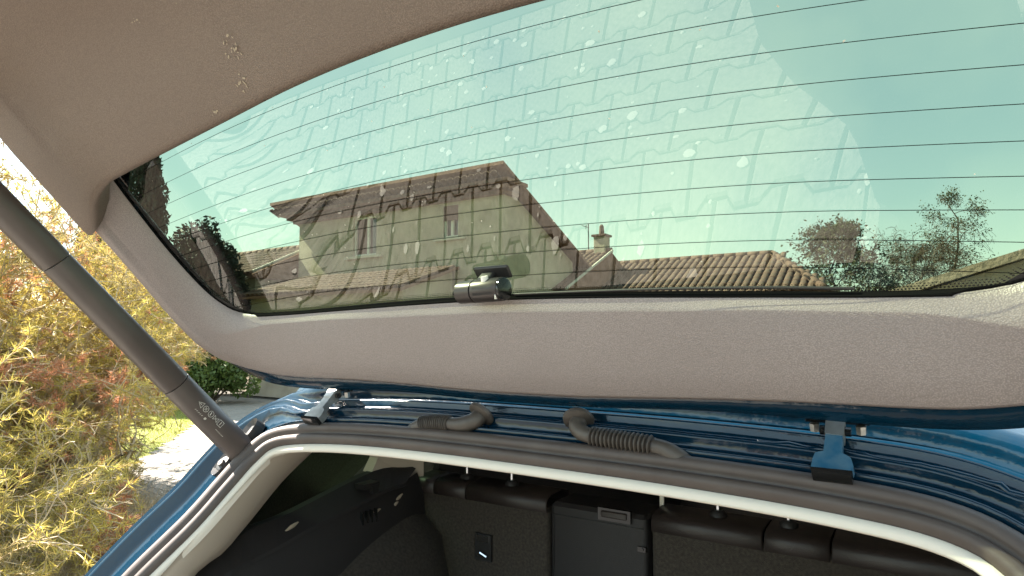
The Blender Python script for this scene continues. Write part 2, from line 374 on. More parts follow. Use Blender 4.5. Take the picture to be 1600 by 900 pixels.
# crease line on the surround, moulded seams
# ---- lower trim panel (near the camera)
E_ = [(-.676, -.094), (-.655, -.086), (-.631, -.067), (-.599, -.042), (-.555, -.026), (-.506, -.018), (-.259, .006), (-.12, .019), (0, .025), (.12, .026), (.229, .022), (.34, .014), (.45, -.002), (.52, -.018), (.58, -.034), (.63, -.062), (.676, -.094)]
E_ = spline(E_, 121)
def bend(s): x = max(0., s - .10); return -(x * x / .2 if x < .1 else .05 + (x - .1)) * .55
def lowrow(fr, h, ds=0.):
    row = []
    for k, (u, s) in enumerate(E_):
        tt = 2 * k / 120 - 1; fu, fs_ = .73 * tt, .62
        uu = u + (fu - u) * fr; ss = s + (fs_ - s) * fr + ds
        row.append(T(uu, ss, h + bend(ss)))
    return row
lr = [lowrow(0, -.02, .012), lowrow(0, -.046, .002), lowrow(0, -.053, .000), lowrow(0, -.0575, .005), lowrow(0, -.059, .012)] + [lowrow(x, -.059) for x in (.04, .08, .14, .22, .3, .4, .5, .6, .7, .8, .9, .97)] + [lowrow(1, -.05), lowrow(1.01, -.02)]
lv, lf = loft(lr)
# rounded side edges of the panel
lt = part('lower_trim', lv, lf, MT['trim_low'], tg, smooth=True)
# pale dust scuffs on the lower trim
mb = MB()
for (u, s, r, n) in [(-.285, .150, .006, 7), (-.215, .135, .009, 12), (-.165, .080, .012, 18), (-.185, .040, .009, 12), (-.258, .022, .006, 10)]:
    for k in range(n):
        uu = u + random.gauss(0, r * .6); ss = s + random.gauss(0, r * .6); rr = random.uniform(.0004, .0014)
        c0 = T(uu, ss, -.0597 + bend(ss)); a0 = random.random() * 6; e1 = V((math.cos(a0), 0, 0)) + TS * math.sin(a0); e2 = V((-math.sin(a0), 0, 0)) + TS * math.cos(a0)
        ring = [c0 + e1 * math.cos(q) * rr * 2.2 + e2 * math.sin(q) * rr for q in np.linspace(0, 2 * PI, 7)[:-1]]
        mb.add(ring, [tuple(range(6))])
tag(mbpart(mb, 'dust_mark', MT['mud'], tg), kind='stuff')
# lower door outer skin and side walls
lo = []
for (fr, h) in ((0.02, .02), (.2, .04), (.5, .05), (.8, .04), (1.0, .0)): lo.append([p + TN * .0 for p in lowrow(fr, h)])
v2, f2 = loft(lo); f2 = [q[::-1] for q in f2]
part('outer_skin', v2, f2, MT['blue'], tg, smooth=True)
for sgn in (-1, 1):
    k = 0 if sgn < 0 else 120
    A1 = []; A2 = []; A3 = []; A4 = []
    for fr in np.linspace(0, 1, 24):
        u, s = E_[k]; uu = u + (.73 * sgn - u) * fr; ss = s + (.62 - s) * fr
        A1.append(T(uu, ss, -.056 + bend(ss))); A2.append(T(uu + sgn * .012, ss, -.050 + bend(ss))); A3.append(T(uu + sgn * .024, ss, -.040 + bend(ss))); A4.append(T(uu + sgn * .016, ss, .02 + bend(ss) * .9))
    vv, ff = loft([A1, A2]); part('trim_edge', vv, ff, MT['trim_low'], tg, smooth=True)
    vv, ff = loft([A2, A3]); part('edge_seal', vv, ff, MT['rubber'], tg, smooth=True)
    vv, ff = loft([A3, [p + V((sgn * .008, 0, 0)) for p in A3], A4]); part('side_flange', vv, ff, MT['blue'], tg, smooth=True)
# ---- glass
us_ = np.linspace(-.645, .645, 90); ss_ = np.linspace(-.352, .062, 26)
inn = [[T(u, s, .0005) for u in us_] for s in ss_]; out = [[T(u, s, .0045) for u in us_] for s in ss_]
vi, fi = loft(inn); vo, fo = loft(out); n0 = len(vi)
nu, ns = len(us_), len(ss_)
per = [i for i in range(nu)] + [j * nu + nu - 1 for j in range(1, ns)] + [(ns - 1) * nu + i for i in range(nu - 2, -1, -1)] + [j * nu for j in range(ns - 2, 0, -1)]
side = [(per[i], per[i] + n0, per[(i + 1) % len(per)] + n0, per[(i + 1) % len(per)]) for i in range(len(per))]
# inner face must look towards the camera (-TN)
a, b_, c = V(vi[fi[0][0]]), V(vi[fi[0][1]]), V(vi[fi[0][2]])
if (b_ - a).cross(c - a).dot(TN) > 0: fi = [q[::-1] for q in fi]
else: fo = [q[::-1] for q in fo]
gl = part('rear_window', vi + vo, fi + [tuple(i + n0 for i in q) for q in fo] + side, None, tg, smooth=True, mats=[RW, RW_OUT], fmat=[0] * len(fi) + [1] * (len(fo) + len(side)))
gl['label'] = 'green tinted heated rear window reflecting the paving'
# heater lines
for i in range(0, 11):
    pts = []
    for u in np.linspace(-.60, .60, 70):
        s = -i * DS + KB * u * u * (1 - i / 12)
        pts.append(T(u, s, -.0006))
    mb = MB(); mb.tube(pts, .00034, 4)
    mbpart(mb, 'heater_line', MT['gasket'], tg)
# frit: black band and dots at the hinge edge
fr_rows = []
def frit_s(u): return float(np.interp(abs(u), [0, .16, .305, .435, .53, .60], [-.3175, -.320, -.3225, -.3225, -.312, -.25]))
r1 = [T(u, frit_s(u), -.0002) for u in np.linspace(-.6, .6, 90)]; r2 = [T(u, -.345, -.0002) for u in np.linspace(-.6, .6, 90)]
vv, ff = loft([r1, r2]); part('frit_band', vv, ff, MT['black'], tg)
mb = MB()
for row_ in range(3):
    for k in range(400):
        u = -.6 + k * .003 + (row_ % 2) * .0015; s = frit_s(u) + .0022 + row_ * .0026; rr = .00105 - row_ * .00022
        c0 = T(u, s, -.0002); mb.add([c0 + V((rr * math.cos(q), 0, 0)) + TS * (rr * math.sin(q)) for q in np.linspace(0, 2 * PI, 7)[:-1]], [tuple(range(6))])
tag(mbpart(mb, 'frit_dot', MT['black'], tg), kind='stuff')
vv, ff = loft([[T(u * .9985, s + .0015, -.0003) for u, s in I_], [T(u * .9985, s + .0015, -.0084 if abs(u) < .5 else -.002) for u, s in I_], [T(u * 1.002, s - .001, -.0084 if abs(u) < .5 else -.002) for u, s in I_]]); part('window_gasket', vv, ff, MT['gasket'], tg)
# black bonding band under the trim edges on the glass sides
mb = MB()
rr1 = [T(u * 1.0, s, -.0001) for u, s in I_]; rr2 = [T(u + (uo - u) * .03, s + (so_ - s) * .03, -.0001) for (u, s), (uo, so_) in zip(I_, O_)]
vv, ff = loft([rr1, rr2]); part('bonding_band', vv, ff, MT['black'], tg)

mb = MB()
for k in range(70):
    u = random.uniform(-.56, .58); s_ = random.uniform(-.30, .01); rr = random.choice([.0003, .0004, .0005, .0007]); a0 = random.random() * 6
    e1 = V((math.cos(a0), 0, 0)) + TS * math.sin(a0); e2 = V((-math.sin(a0), 0, 0)) + TS * math.cos(a0); c0 = T(u, s_, -.0004)
    mb.add([c0 + e1 * math.cos(q) * rr * 1.8 + e2 * math.sin(q) * rr for q in np.linspace(0, 2 * PI, 7)[:-1]], [tuple(range(6))])
tag(mbpart(mb, 'dust_speck', MT['lichen'], tg), kind='stuff')

# ---- body opening: loop (a, b)
LO = [(-.60, 1.06), (-.69, .98), (-.735, .80), (-.745, .60), (-.735, .45), (-.70, .332), (-.645, .217), (-.621, .14), (-.597, .075), (-.55, .032), (-.421, .010), (-.217, .001), (.063, .001), (.24, .004), (.39, .011), (.485, .023), (.545, .050), (.592, .10), (.63, .18), (.685, .32), (.72, .45), (.735, .60), (.71, .80), (.66, .98), (.57, 1.06)]
NL = 220
LP = spline(LO, NL)
TAN = np.gradient(LP, axis=0); TAN /= np.linalg.norm(TAN, axis=1)[:, None]
OUTW = np.c_[TAN[:, 1], -TAN[:, 0]]                # outward (b grows downward)
if OUTW[NL // 2][1] > 0: OUTW = -OUTW
SIDE = np.clip((np.abs(LP[:, 0]) - .52) / .10, 0, 1); SIDE = SIDE * SIDE * (3 - 2 * SIDE)
def orow(off, q, q_side=None, off_side=None):
    r = []
    for k in range(NL):
        w = SIDE[k]; o_ = off + ((off_side if off_side is not None else off) - off) * w; qq = q + ((q_side if q_side is not None else q) - q) * w
        p = LP[k] + OUTW[k] * o_; r.append(OPN(p[0], p[1], qq))
    return r
# seal (two lobes)
sr = [(.003, .004), (.001, .012), (-.004, .0175), (-.011, .019), (-.0165, .0145), (-.0195, .0055), (-.0215, .0135), (-.027, .0175), (-.033, .0155), (-.0365, .009), (-.037, .0)]
rows = [orow(a_, q_, q_ * 1.05, a_ * 1.32) for a_, q_ in sr]
vv, ff = loft(rows); part('door_seal', vv, ff, MT['rubber'], smooth=True)
# pale edge of headliner / pillar trims inside the seal
rows = [orow(-.0365, .003, .004, -.047), orow(-.038, .005, .006, -.049), orow(-.050, .004, .002, -.056), orow(-.0495, -.003, -.004, -.058), orow(-.028, -.03, -.01, -.059)]
vv, ff = loft(rows); part('headliner_edge', vv, ff, MT['cloth'], smooth=True)
# painted gutter around the opening: profile (top offset, top q, side offset, side q)
gp = [(-.002, -.006, -.002, -.006), (.006, .004, .006, .004), (.009, .010, .010, .006), (.012, .009, .014, .003), (.017, -.004, .028, -.010), (.026, -.006, .072, -.022),
      (.030, .004, .098, -.024), (.034, .006, .108, -.008), (.038, .000, .114, -.006), (.041, -.008, .120, -.008), (.052, -.011, .130, -.016), (.056, -.004, .136, -.020), (.060, -.004, .140, -.014), (.064, -.012, .150, -.020), (.070, -.024, .152, -.024), (.078, -.026, .154, -.028),
      (.084, -.014, .156, -.035), (.094, -.008, .158, -.05), (.104, -.008, .16, -.08), (.118, -.02, .165, -.11)]
rows = [orow(a_, q_, q2, a2) for a_, q_, a2, q2 in gp]
last = []
for k, p in enumerate(rows[-1]):
    w = 1 - SIDE[k] if SIDE[k] < .999 else 0.; w = math.sqrt(w); x = min(max(p.x, CX - .66), CX + .66)
    tgt = V((x, .94, 1.648 - .02 * ((x - CX) / .62) ** 2)); last.append(p.lerp(tgt, w) if LP[k][1] < .3 else p + V((0, .04, 0)))
rows.append(last); rows.append([p.lerp(V((p.x, 1.01, 1.652 - .03 * ((p.x - CX) / .62) ** 2)), 1. if LP[k][1] < .16 else 0) for k, p in enumerate(last)])
vv, ff = loft(rows); part('opening_frame', vv, ff, MT['blue'], smooth=True)
# lumpy painted sealant beads where the gutter panels meet
for path in ([(.60, .085), (.628, .07), (.66, .062), (.70, .065)], [(.30, -.030), (.40, -.026), (.50, -.012), (.57, .012)]):
    P_ = spline(path, 26); mb = MB(); mb.tube([OPN(a_ + random.gauss(0, .0012), b2 + random.gauss(0, .0012), .001) for a_, b2 in P_], [random.uniform(.0028, .0052) for _ in P_], 8); mbpart(mb, 'sealant_bead', MT['blue'], smooth=True)
# roof, side skins, sill, bumper
def arc(x0, x1, y, z, bow, n=15): return [V((x, y, z - bow * (2 * (x - (x0 + x1) / 2) / (x1 - x0)) ** 2)) for x in np.linspace(x0, x1, n)]
rows = [arc(CX - .62, CX + .62, .925, 1.632, .02), arc(CX - .63, CX + .63, 1.0, 1.65, .03), arc(CX - .63, CX + .63, 1.3, 1.68, .035), arc(CX - .63, CX + .63, 2.0, 1.70, .035), arc(CX - .60, CX + .60, 2.9, 1.66, .035)]
vv, ff = loft(rows); part('roof', vv, ff, MT['blue'], smooth=True)
for sg in (-1, 1):
    def sx(z, y=1.5): return CX + sg * float(np.interp(z, [.25, .5, .9, 1.25, 1.5, 1.62], [.84, .90, .91, .87, .74, .64]))
    ys = np.linspace(.72, 4.6, 16)
    zz = [.28, .45, .7, .95, 1.2, 1.27]
    # rear edge follows the opening lean
    def ye(y, z): return max(y, float(np.interp(z, [.28, .8, 1.2, 1.6], [.30, .33, .60, .95]))) if y < 1 else y
    rows = [[V((sx(z), float(np.interp(t, [0, 1], [np.interp(z, [.28, .8, 1.2, 1.6], [.30, .33, .56, .95]), 4.6])), z)) for t in np.linspace(0, 1, 14)] for z in zz]
    vv, ff = loft(rows if sg > 0 else rows[::-1]); part('body_side', vv, ff, MT['blue'], smooth=True)
    rows = [[V((sx(z), float(np.interp(t, [0, 1], [np.interp(z, [1.2, 1.6], [.62, .93]), 3.3])), z)) for t in np.linspace(0, 1, 14)] for z in (1.49, 1.56, 1.63)]
    vv, ff = loft(rows if sg > 0 else rows[::-1]); part('roof_rail', vv, ff, MT['blue'], smooth=True)
    rows = [[V((sx(z), float(np.interp(t, [0, 1], [np.interp(z, [1.2, 1.6], [.60, .95]), 3.2])), z)) for t in np.linspace(0, 1, 10)] for z in (1.18, 1.54)]
    rows = [[p - V((sg * .012, 0, 0)) for p in r] for r in rows]
    vv, ff = loft(rows if sg > 0 else rows[::-1]); part('side_window', vv, ff, SIDEG, smooth=True)
    lp = MB(); lp.rbox((CX + sg * .855, .62, 1.02), (.06, .16, .22), .02); mbpart(lp, 'tail_lamp', MT['lamp'], auto=40)
    # rear wheel
    wy = 1.15; wx = CX + sg * .80
    wheel = MB(); wheel.tube([(wx - sg * .11, wy, .34), (wx - sg * .10, wy, .34), (wx + sg * .09, wy, .34), (wx + sg * .1, wy, .34)], [.29, .34, .34, .30], 32)
    wo_ = mbpart(wheel, 'wheel', MT['black'], auto=40)
    rim = MB(); rim.tube([(wx + sg * .095, wy, .34), (wx + sg * .108, wy, .34)], [.21, .20], 24); mbpart(rim, 'rim', MT['metal'], wo_, auto=40)
bm_ = MB()
rows = [arc(CX - .86, CX + .86, .33, .78, 0, 19), arc(CX - .88, CX + .88, .245, .77, 0, 19), arc(CX - .9, CX + .9, .22, .70, 0, 19), arc(CX - .9, CX + .9, .22, .5, 0, 19), arc(CX - .86, CX + .86, .30, .30, 0, 19)]
for r in rows:
    for p in r: p.y += .28 * max(0, (abs(p.x - CX) - .45)) ** 1.5
vv, ff = loft(rows); part('rear_bumper', vv, ff, MT['blue'], smooth=True)
# boot interior
mb = MB(); mb.box((CX, .95, .70), (1.26, 1.2, .03)); mbpart(mb, 'boot_floor', MT['carpet'])
rows = [[V((x, .79, 1.528)) for x in np.linspace(CX - .60, CX + .60, 8)], [V((x, 1.3, 1.565)) for x in np.linspace(CX - .62, CX + .62, 8)], [V((x, 3.3, 1.56)) for x in np.linspace(CX - .62, CX + .62, 8)]]
vv, ff = loft(rows); part('headliner', vv, ff, MT['cream'])
mb = MB(); mb.box((CX, 3.35, 1.1), (1.5, .04, 1.1)); mbpart(mb, 'cabin_front_blackout', MT['black'])  # black wall added as a backdrop to keep the cabin dark
for sg in (-1, 1):
    mb = MB(); mb.box((CX + sg * .665, 2.36, 1.1), (.02, 1.98, .95)); mbpart(mb, 'cabin_side_blackout', MT['black'])  # black side walls added to shut stray light out of the cabin
# left pillar trim (cream): from the seal to the window edge
pa = [(-.479, .052), (-.517, .067), (-.548, .118), (-.570, .176), (-.600, .257), (-.620, .315), (-.66, .42), (-.68, .56), (-.66, .9)]
pb = [(-1.12, .935, 1.481), (-1.125, .86, 1.428), (-1.125, .80, 1.376), (-1.125, .768, 1.349), (-1.125, .732, 1.320), (-1.125, .675, 1.293), (-1.13, .60, 1.20), (-1.13, .55, 1.05), (-1.13, .5, .72)]
for sg in (1, -1):
    A1 = spline([tuple(OPN(a_, b2, .002)) for a_, b2 in pa], 40); B1 = spline(pb, 40)
    def mir(P): return [V((p[0] if sg > 0 else 2 * CX - p[0], p[1], p[2])) for p in P]
    M1 = A1 * .93 + B1 * .07 + np.array([0, -.004, .002]); M2 = A1 * .86 + B1 * .14 + np.array([.004, .0, 0])
    rws = [mir(A1), mir(M1), mir(M2), mir(A1 * .4 + B1 * .6 + np.array([.01, 0, 0])), mir(B1), mir(B1 + np.array([-.03, .02, 0]))]
    vv, ff = loft(rws); part('pillar_trim', vv, ff, MT['cream'], smooth=True)
    # rear quarter glass inside plane, cream second pillar, black ledge and lower panels
    def mp(x, y, z): return V((x if sg > 0 else 2 * CX - x, y, z))
    cp = [(-1.155, 1.16, 1.56), (-1.155, 1.16, 1.425), (-1.152, 1.135, 1.395), (-1.14, 1.26, 1.362), (-1.13, 1.30, 1.36), (-1.12, 1.29, 1.56)]
    mb = MB(); mb.add([mp(*q) for q in cp] + [mp(q[0] - .03, q[1], q[2]) for q in cp], [(0, 1, 2, 3, 4, 5), (0, 6, 7, 1), (1, 7, 8, 2), (2, 8, 9, 3)])
    mbpart(mb, 'rear_door_pillar', MT['cream'])
    top_e = [(-1.15, .50, 1.235), (-1.15, .66, 1.285), (-1.15, .80, 1.340), (-1.15, .855, 1.346), (-1.15, .92, 1.356), (-1.15, 1.13, 1.396), (-1.15, 1.25, 1.396), (-1.13, 1.27, 1.385)]
    bot_e = [(-1.09, .50, 1.19), (-1.095, .70, 1.285), (-1.10, .78, 1.300), (-1.10, .86, 1.315), (-1.10, .905, 1.3255), (-1.10, 1.045, 1.346), (-1.10, 1.125, 1.362), (-1.10, 1.20, 1.365)]
    A1 = spline(top_e, 30); B1 = spline(bot_e, 30)
    rws = [mir(A1 + np.array([-.02, 0, .0])), mir(A1), mir(B1), mir(B1 + np.array([.004, 0, -.006])), mir(B1 + np.array([-.01, 0, -.012]))]
    vv, ff = loft(rws); part('window_ledge', vv, ff, MT['panel'], smooth=False)
    low1 = [(-1.112, .50, 1.20), (-1.108, .70, 1.288), (-1.108, .86, 1.318), (-1.108, 1.045, 1.348), (-1.112, 1.20, 1.366), (-1.125, 1.27, 1.376)]
    low2 = [(-1.08, .50, 1.0), (-1.07, .70, 1.12), (-1.065, .90, 1.195), (-1.075, 1.05, 1.255), (-1.09, 1.20, 1.285), (-1.105, 1.28, 1.27)]
    low3 = [(-.92, .50, .85), (-.90, .70, 1.0), (-.90, .92, 1.08), (-.95, 1.08, 1.10), (-1.0, 1.22, 1.12), (-1.03, 1.29, 1.11)]
    low4 = [(-.90, .50, .71), (-.88, .70, .71), (-.88, .92, .71), (-.90, 1.08, .71), (-.92, 1.22, .71), (-.95, 1.29, .71)]
    l1, l2, l3, l4 = (spline(q, 30) for q in (low1, low2, low3, low4))
    vv, ff = loft([mir(l1), mir(l1 * .5 + l2 * .5 + np.array([.008, 0, 0])), mir(l2)]); part('side_panel', vv, ff, MT['panel'], smooth=True)
    vv, ff = loft([mir(l2), mir(l2 * .6 + l3 * .4 + np.array([.02, 0, .02])), mir(l3), mir(l4)]); part('wheel_arch_carpet', vv, ff, MT['carpet'], smooth=True)
# scuffs on the left side panel, coat hook, vent grille
mb = MB()
for (y, z, dy, dz) in [(1.09, 1.318, .020, .006), (1.155, 1.322, .012, .006), (1.17, 1.338, .013, .005), (1.10, 1.295, .024, .004), (1.125, 1.308, .008, .005), (.88, 1.334, .018, .005)]:
    x = -1.092 if y > 1 else -1.118; n = 10
    ring = [(x, y + math.cos(q) * dy * random.uniform(.75, 1.1), z + math.sin(q) * dz * random.uniform(.75, 1.1) + math.cos(q) * dz * .9) for q in np.linspace(0, 2 * PI, n + 1)[:-1]]
    mb.add(ring + [(x + .003, y, z)], [(i, (i + 1) % n, n) for i in range(n)])
tag(mbpart(mb, 'mud_mark', MT['mud']), kind='stuff')
mb = MB()
for k in range(4): mb.box((-1.088, 1.045 + k * .014, 1.315), (.008, .004, .03))
mbpart(mb, 'side_vent', MT['black_gloss'])
mb = MB(); mb.box((-1.12, 1.09, 1.378), (.03, .05, .012)); mb.box((-1.108, 1.10, 1.368), (.012, .02, .022)); mbpart(mb, 'load_cover_bracket', MT['black'])
mb = MB(); mb.rbox((-1.06, .80, 1.20), (.02, .07, .05), .008); mbpart(mb, 'side_socket_lid', MT['black'])

# ---- rear seats
def seat_back(name, x0, x1, ztop, y=1.30, mt='carpet', roll=True, label=None):
    mb = MB(); w = x1 - x0; cx = (x0 + x1) / 2
    mb.rbox((cx, y + .055, (.72 + ztop - .03) / 2), (w, .11, ztop - .03 - .72), .012)
    o = mbpart(mb, name, MT[mt], auto=35)
    if label: o['label'] = label
    return o
sl = seat_back('seat_back', -1.16, -.756, 1.358)
sh = seat_back('armrest_hatch', -.748, -.516, 1.378, y=1.298, mt='panel', label='grey plastic load-through hatch between the seat backs')
sr_ = seat_back('seat_back', -.508, .20, 1.362)
for so_, cuts in ((sl, [-1.16, -1.093, -.99, -.756]), (sr_, [-.508, -.285, -.17, .20])):
    for x0, x1 in zip(cuts[:-1], cuts[1:]):
        mb = MB(); n = 12; pr = []
        prof = [(1.297, 1.320), (1.2935, 1.330), (1.295, 1.343), (1.300, 1.353), (1.318, 1.359), (1.37, 1.362), (1.40, 1.355), (1.41, 1.33), (1.40, 1.31)]
        xs = [x0 + .0015, x0 + .004, (x0 + x1) / 2, x1 - .004, x1 - .0015]; 
        rws = [[V((x, y + (.004 if k in (0, 4) else 0), z - (.003 if k in (0, 4) else 0))) for y, z in prof] for k, x in enumerate(xs)]
        vv, ff = loft(rws); part('seat_top_roll', vv, ff, MT['leather'], so_, smooth=True)
    # (children share world coordinates with the seat mesh)
def sub(mb, name, material, par, auto=40, mats=None): return mbpart(mb, name, material, par, auto=auto, mats=mats)
for x in (-1.021, -.883, -.381, -.247):
    par = sl if x < -.7 else sr_
    mb = MB(); mb.tube([(x, 1.345, 1.36), (x, 1.345, 1.56)], .006, 10); sub(mb, 'headrest_post', MT['chrome'], par)
    mb = MB(); mb.tube([(x, 1.345, 1.355), (x, 1.345, 1.366), (x, 1.345, 1.372)], [.018, .017, .011], 14); sub(mb, 'post_collar', MT['black'], par)
for xc, par in ((-.952, sl), (-.314, sr_)):
    mb = MB(); mb.rbox((xc, 1.36, 1.60), (.26, .10, .14), .03); sub(mb, 'headrest', MT['leather'], par)
mb = MB(); mb.rbox((-.64, 1.42, 1.42), (.22, .12, .09), .035, n=5); mbpart(mb, 'headrest', MT['leather'], auto=40)
mb = MB(); mb.box((-.505, 1.36, 1.40), (.009, .004, .12)); mbpart(mb, 'seat_belt', MT['cloth'])
# child-seat anchor latch on the left seat
mb = MB(); mb.box((-.932, 1.295, 1.215), (.048, .006, .062)); fo_ = sub(mb, 'anchor_frame', MT['black'], sl)
mb = MB(); mb.box((-.932, 1.291, 1.236), (.034, .004, .016)); mb.tube([(-.945, 1.286, 1.197), (-.932, 1.280, 1.206), (-.918, 1.286, 1.197)], .003, 6); sub(mb, 'anchor_bar', MT['chrome'], sl)
mb = MB(); mb.box((-.586, 1.2925, 1.342), (.075, .008, .026)); sub(mb, 'handle_frame', MT['black_gloss'], sh)
mb = MB(); mb.rbox((-.586, 1.288, 1.343), (.060, .006, .014), .003); sub(mb, 'hatch_handle', MT['leather'], sh)
mb = MB(); mb.box((-.526, 1.2945, 1.281), (.018, .006, .010)); mb.box((-.523, 1.2905, 1.282), (.004, .003, .004)); sub(mb, 'hatch_lock', MT['black_gloss'], sh)
mb = MB(); mb.box((-.632, 1.2965, 1.321), (.22, .003, .0012)); mb.box((-.738, 1.2965, 1.26), (.0012, .003, .12)); sub(mb, 'panel_joint', MT['black'], sh)

# ---- power strut (left)
def PX(x, y, d): return CAM + (RIGHT * ((x - 800) / 1000) + UPV * ((450 - y) / 1000) + FWD) * d
S0, S1 = V((-1.100, .735, 1.520)), V((-1.127, .384, 1.888)); SD = (S1 - S0).normalized()
SEND = S0 + SD * .70
def along(t): return S0 + SD * t
tot = (S1 - S0).length
stt = empty('strut_root'); bpy.data.objects.remove(stt)
def strut(mx):
    def q(t): 
        p = along(t); return V((p.x if not mx else 2 * CX - p.x, p.y, p.z))
    ta, tb = tot * .33, tot * .86
    mb = MB(); mb.tube([q(-.03), q(-.02), q(0), q(ta - .001)], [.018, .0245, .0252, .0243], 28)
    o = mbpart(mb, 'tailgate_strut', MT['strut'], auto=40)
    if not mx: o['label'] = 'thick black power strut beside the left edge of the tailgate'
    mb = MB(); mb.tube([q(ta + .0005), q(ta + .002), q(tb - .001)], [.0240, .0246, .0222], 28); mbpart(mb, 'strut_sleeve', MT['strut'], o, auto=40)
    mb = MB(); mb.tube([q(tb + .0004), q(tb + .002), q(.86), q(.88)], [.0220, .0228, .0222, .014], 28); mbpart(mb, 'strut_upper_tube', MT['strut'], o, auto=40)
    mb = MB(); mb.tube([q(.87), q(.93), q(.93) + V((.05, .03, .03))], .008, 10); mbpart(mb, 'ball_stud', MT['metal'], o, auto=40)
    return o
st_o = strut(False)
# printed pictograms on the strut cap, facing the camera
vc = (CAM - along(.09)); vc = (vc - SD * vc.dot(SD)).normalized(); vt = SD.cross(vc).normalized()
def SP(t, w, r=.0253):      # t along axis from base, w across (metres of arc)
    a_ = w / r; return along(t) + (vc * math.cos(a_) + vt * math.sin(a_)) * (r + .0004)
mb = MB()
def stroke(pts, wd=.0006):
    for (t1, w1), (t2, w2) in zip(pts[:-1], pts[1:]):
        d = math.hypot(t2 - t1, w2 - w1) or 1e-6; nx, ny = -(w2 - w1) / d * wd / 2, (t2 - t1) / d * wd / 2
        mb.add([SP(t1 + nx, w1 + ny), SP(t2 + nx, w2 + ny), SP(t2 - nx, w2 - ny), SP(t1 - nx, w1 - ny)], [(0, 1, 2, 3)])
def circ(t, w, r, n=14): stroke([(t + r * math.cos(q), w + r * math.sin(q)) for q in np.linspace(0, 2 * PI, n + 1)])
wsg = 1 if (SP(.1, .01) - SP(.1, -.01)).dot(RIGHT) > 0 else -1
W0 = .006 * wsg; ic = .0052
T0 = .118
stroke([(T0 - ic, W0 - ic), (T0 - ic, W0 + ic), (T0 + ic, W0), (T0 - ic, W0 - ic)]); stroke([(T0 - .002, W0), (T0 + .002, W0)], .0009)
t1 = T0 - .0135; circ(t1, W0, .0052); stroke([(t1 - .003, W0 - .003), (t1 + .003, W0 + .003)]); stroke([(t1 - .003, W0 + .003), (t1 + .003, W0 - .003)])
t1 -= .0135; circ(t1, W0, .0052); stroke([(t1, W0 - .003), (t1 + .001, W0 + .003)], .0014)
t1 -= .013; stroke([(t1 - .005, W0 - .004), (t1 - .005, W0 + .004), (t1 + .005, W0 - .004), (t1 + .005, W0 + .004), (t1 - .005, W0 - .004)])
t1 -= .013; stroke([(t1 - .005, W0 - .005), (t1 - .005, W0 + .005), (t1 + .005, W0 + .005), (t1 + .005, W0 - .005), (t1 - .005, W0 - .005)]); stroke([(t1, W0 - .0032), (t1, W0 + .0032)], .001)
W1 = -.006 * wsg
for k in range(5): stroke([(T0 - k * .0042, W1 - .001), (T0 - k * .0042 - .002, W1 + .001)], .0006)
circ(T0 - .026, W1, .0018); circ(T0 - .026, W1, .0010)
for k in range(7): stroke([(T0 - .055 - k * .003, W1 - .0008), (T0 - .0568 - k * .003, W1 + .0006)], .0005)
mbpart(mb, 'warning_pictograms', MT['white'], st_o)

# ---- strut bracket and bolts on the left pillar
for (a_, b2) in ((-.659, .110), (-.628, .042)):
    c0 = OPN(a_, b2, -.004); nrm = (OPN(a_, b2, .01) - c0).normalized()
    mb = MB(); mb.tube([c0 - nrm * .004, c0 + nrm * .002, c0 + nrm * .003], [.015, .0145, .012], 20); w_ = mbpart(mb, 'bracket_washer', MT['black'], auto=40)
    mb = MB(); mb.tube([c0 + nrm * .002, c0 + nrm * .008], [.0078, .0068], 6); mbpart(mb, 'bolt', MT['strut'], w_)
mb = MB(); cA = OPN(-.645, .075, -.005); mb.rbox(cA, (.052, .125, .008), .02, Matrix.Rotation(math.radians(-22), 3, 'Z') @ Matrix.Rotation(math.radians(52), 3, 'X')); mbpart(mb, 'strut_bracket', MT['black'])

# ---- hinges
def hinge(a_):
    mb = MB(); R = Matrix.Rotation(math.radians(12), 3, 'X')
    base = OPN(a_, .012, .022); top = OPN(a_, -.048, .012)
    ydir = (top - base).normalized(); xd = V((1, 0, 0)); zd = xd.cross(ydir)
    def Q(x, y, z): return base + xd * x + ydir * y + zd * z * -1
    def prism(poly, z0, z1, mi=0):
        n = len(poly); mb.add([Q(x, y, z0) for x, y in poly] + [Q(x, y, z1) for x, y in poly], [tuple(range(n)), tuple(range(2 * n - 1, n - 1, -1))] + [(i, (i + 1) % n, (i + 1) % n + n, i + n) for i in range(n)], mi)
    prism([(-.020, -.002), (.020, -.002), (.021, .008), (.018, .018), (.012, .022), (.009, .024), (.0085, .052), (-.0085, .056), (-.009, .024), (-.017, .021), (-.019, .012)], -.008, .006)
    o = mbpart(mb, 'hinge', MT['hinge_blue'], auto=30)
    mb = MB(); prism([(-.0095, .048), (.0095, .047), (.010, .070), (.006, .075), (-.006, .075), (-.010, .071)], -.009, .009); mbpart(mb, 'hinge_knuckle', MT['metal'], o, auto=30)
    mb = MB(); prism([(-.018, -.008), (.020, -.008), (.021, -.002), (-.020, -.002)], -.012, .004); mbpart(mb, 'hinge_foot', MT['black_gloss'], o)
    mb = MB(); mb.rbox(Q(0, .076, -.004), (.068, .020, .004), .0015, Matrix.Rotation(math.radians(-40), 3, 'X')); mb.tube([Q(-.016, .060, .0), Q(.016, .060, .0)], .0055, 10); mbpart(mb, 'hinge_plate', MT['black_gloss'], o, auto=30)
    for sx_ in (-.023, .025):
        mb = MB(); mb.tube([Q(sx_, .071, .002), Q(sx_, .066, .010)], [.0058, .0052], 6); mbpart(mb, 'bolt', MT['metal'], o)
    return o
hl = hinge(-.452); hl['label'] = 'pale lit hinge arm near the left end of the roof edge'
hl.data = hl.data.copy(); hl.data.materials[0] = MT['metal']  # metal in place of blue paint, to carry the arm's bright sky reflection
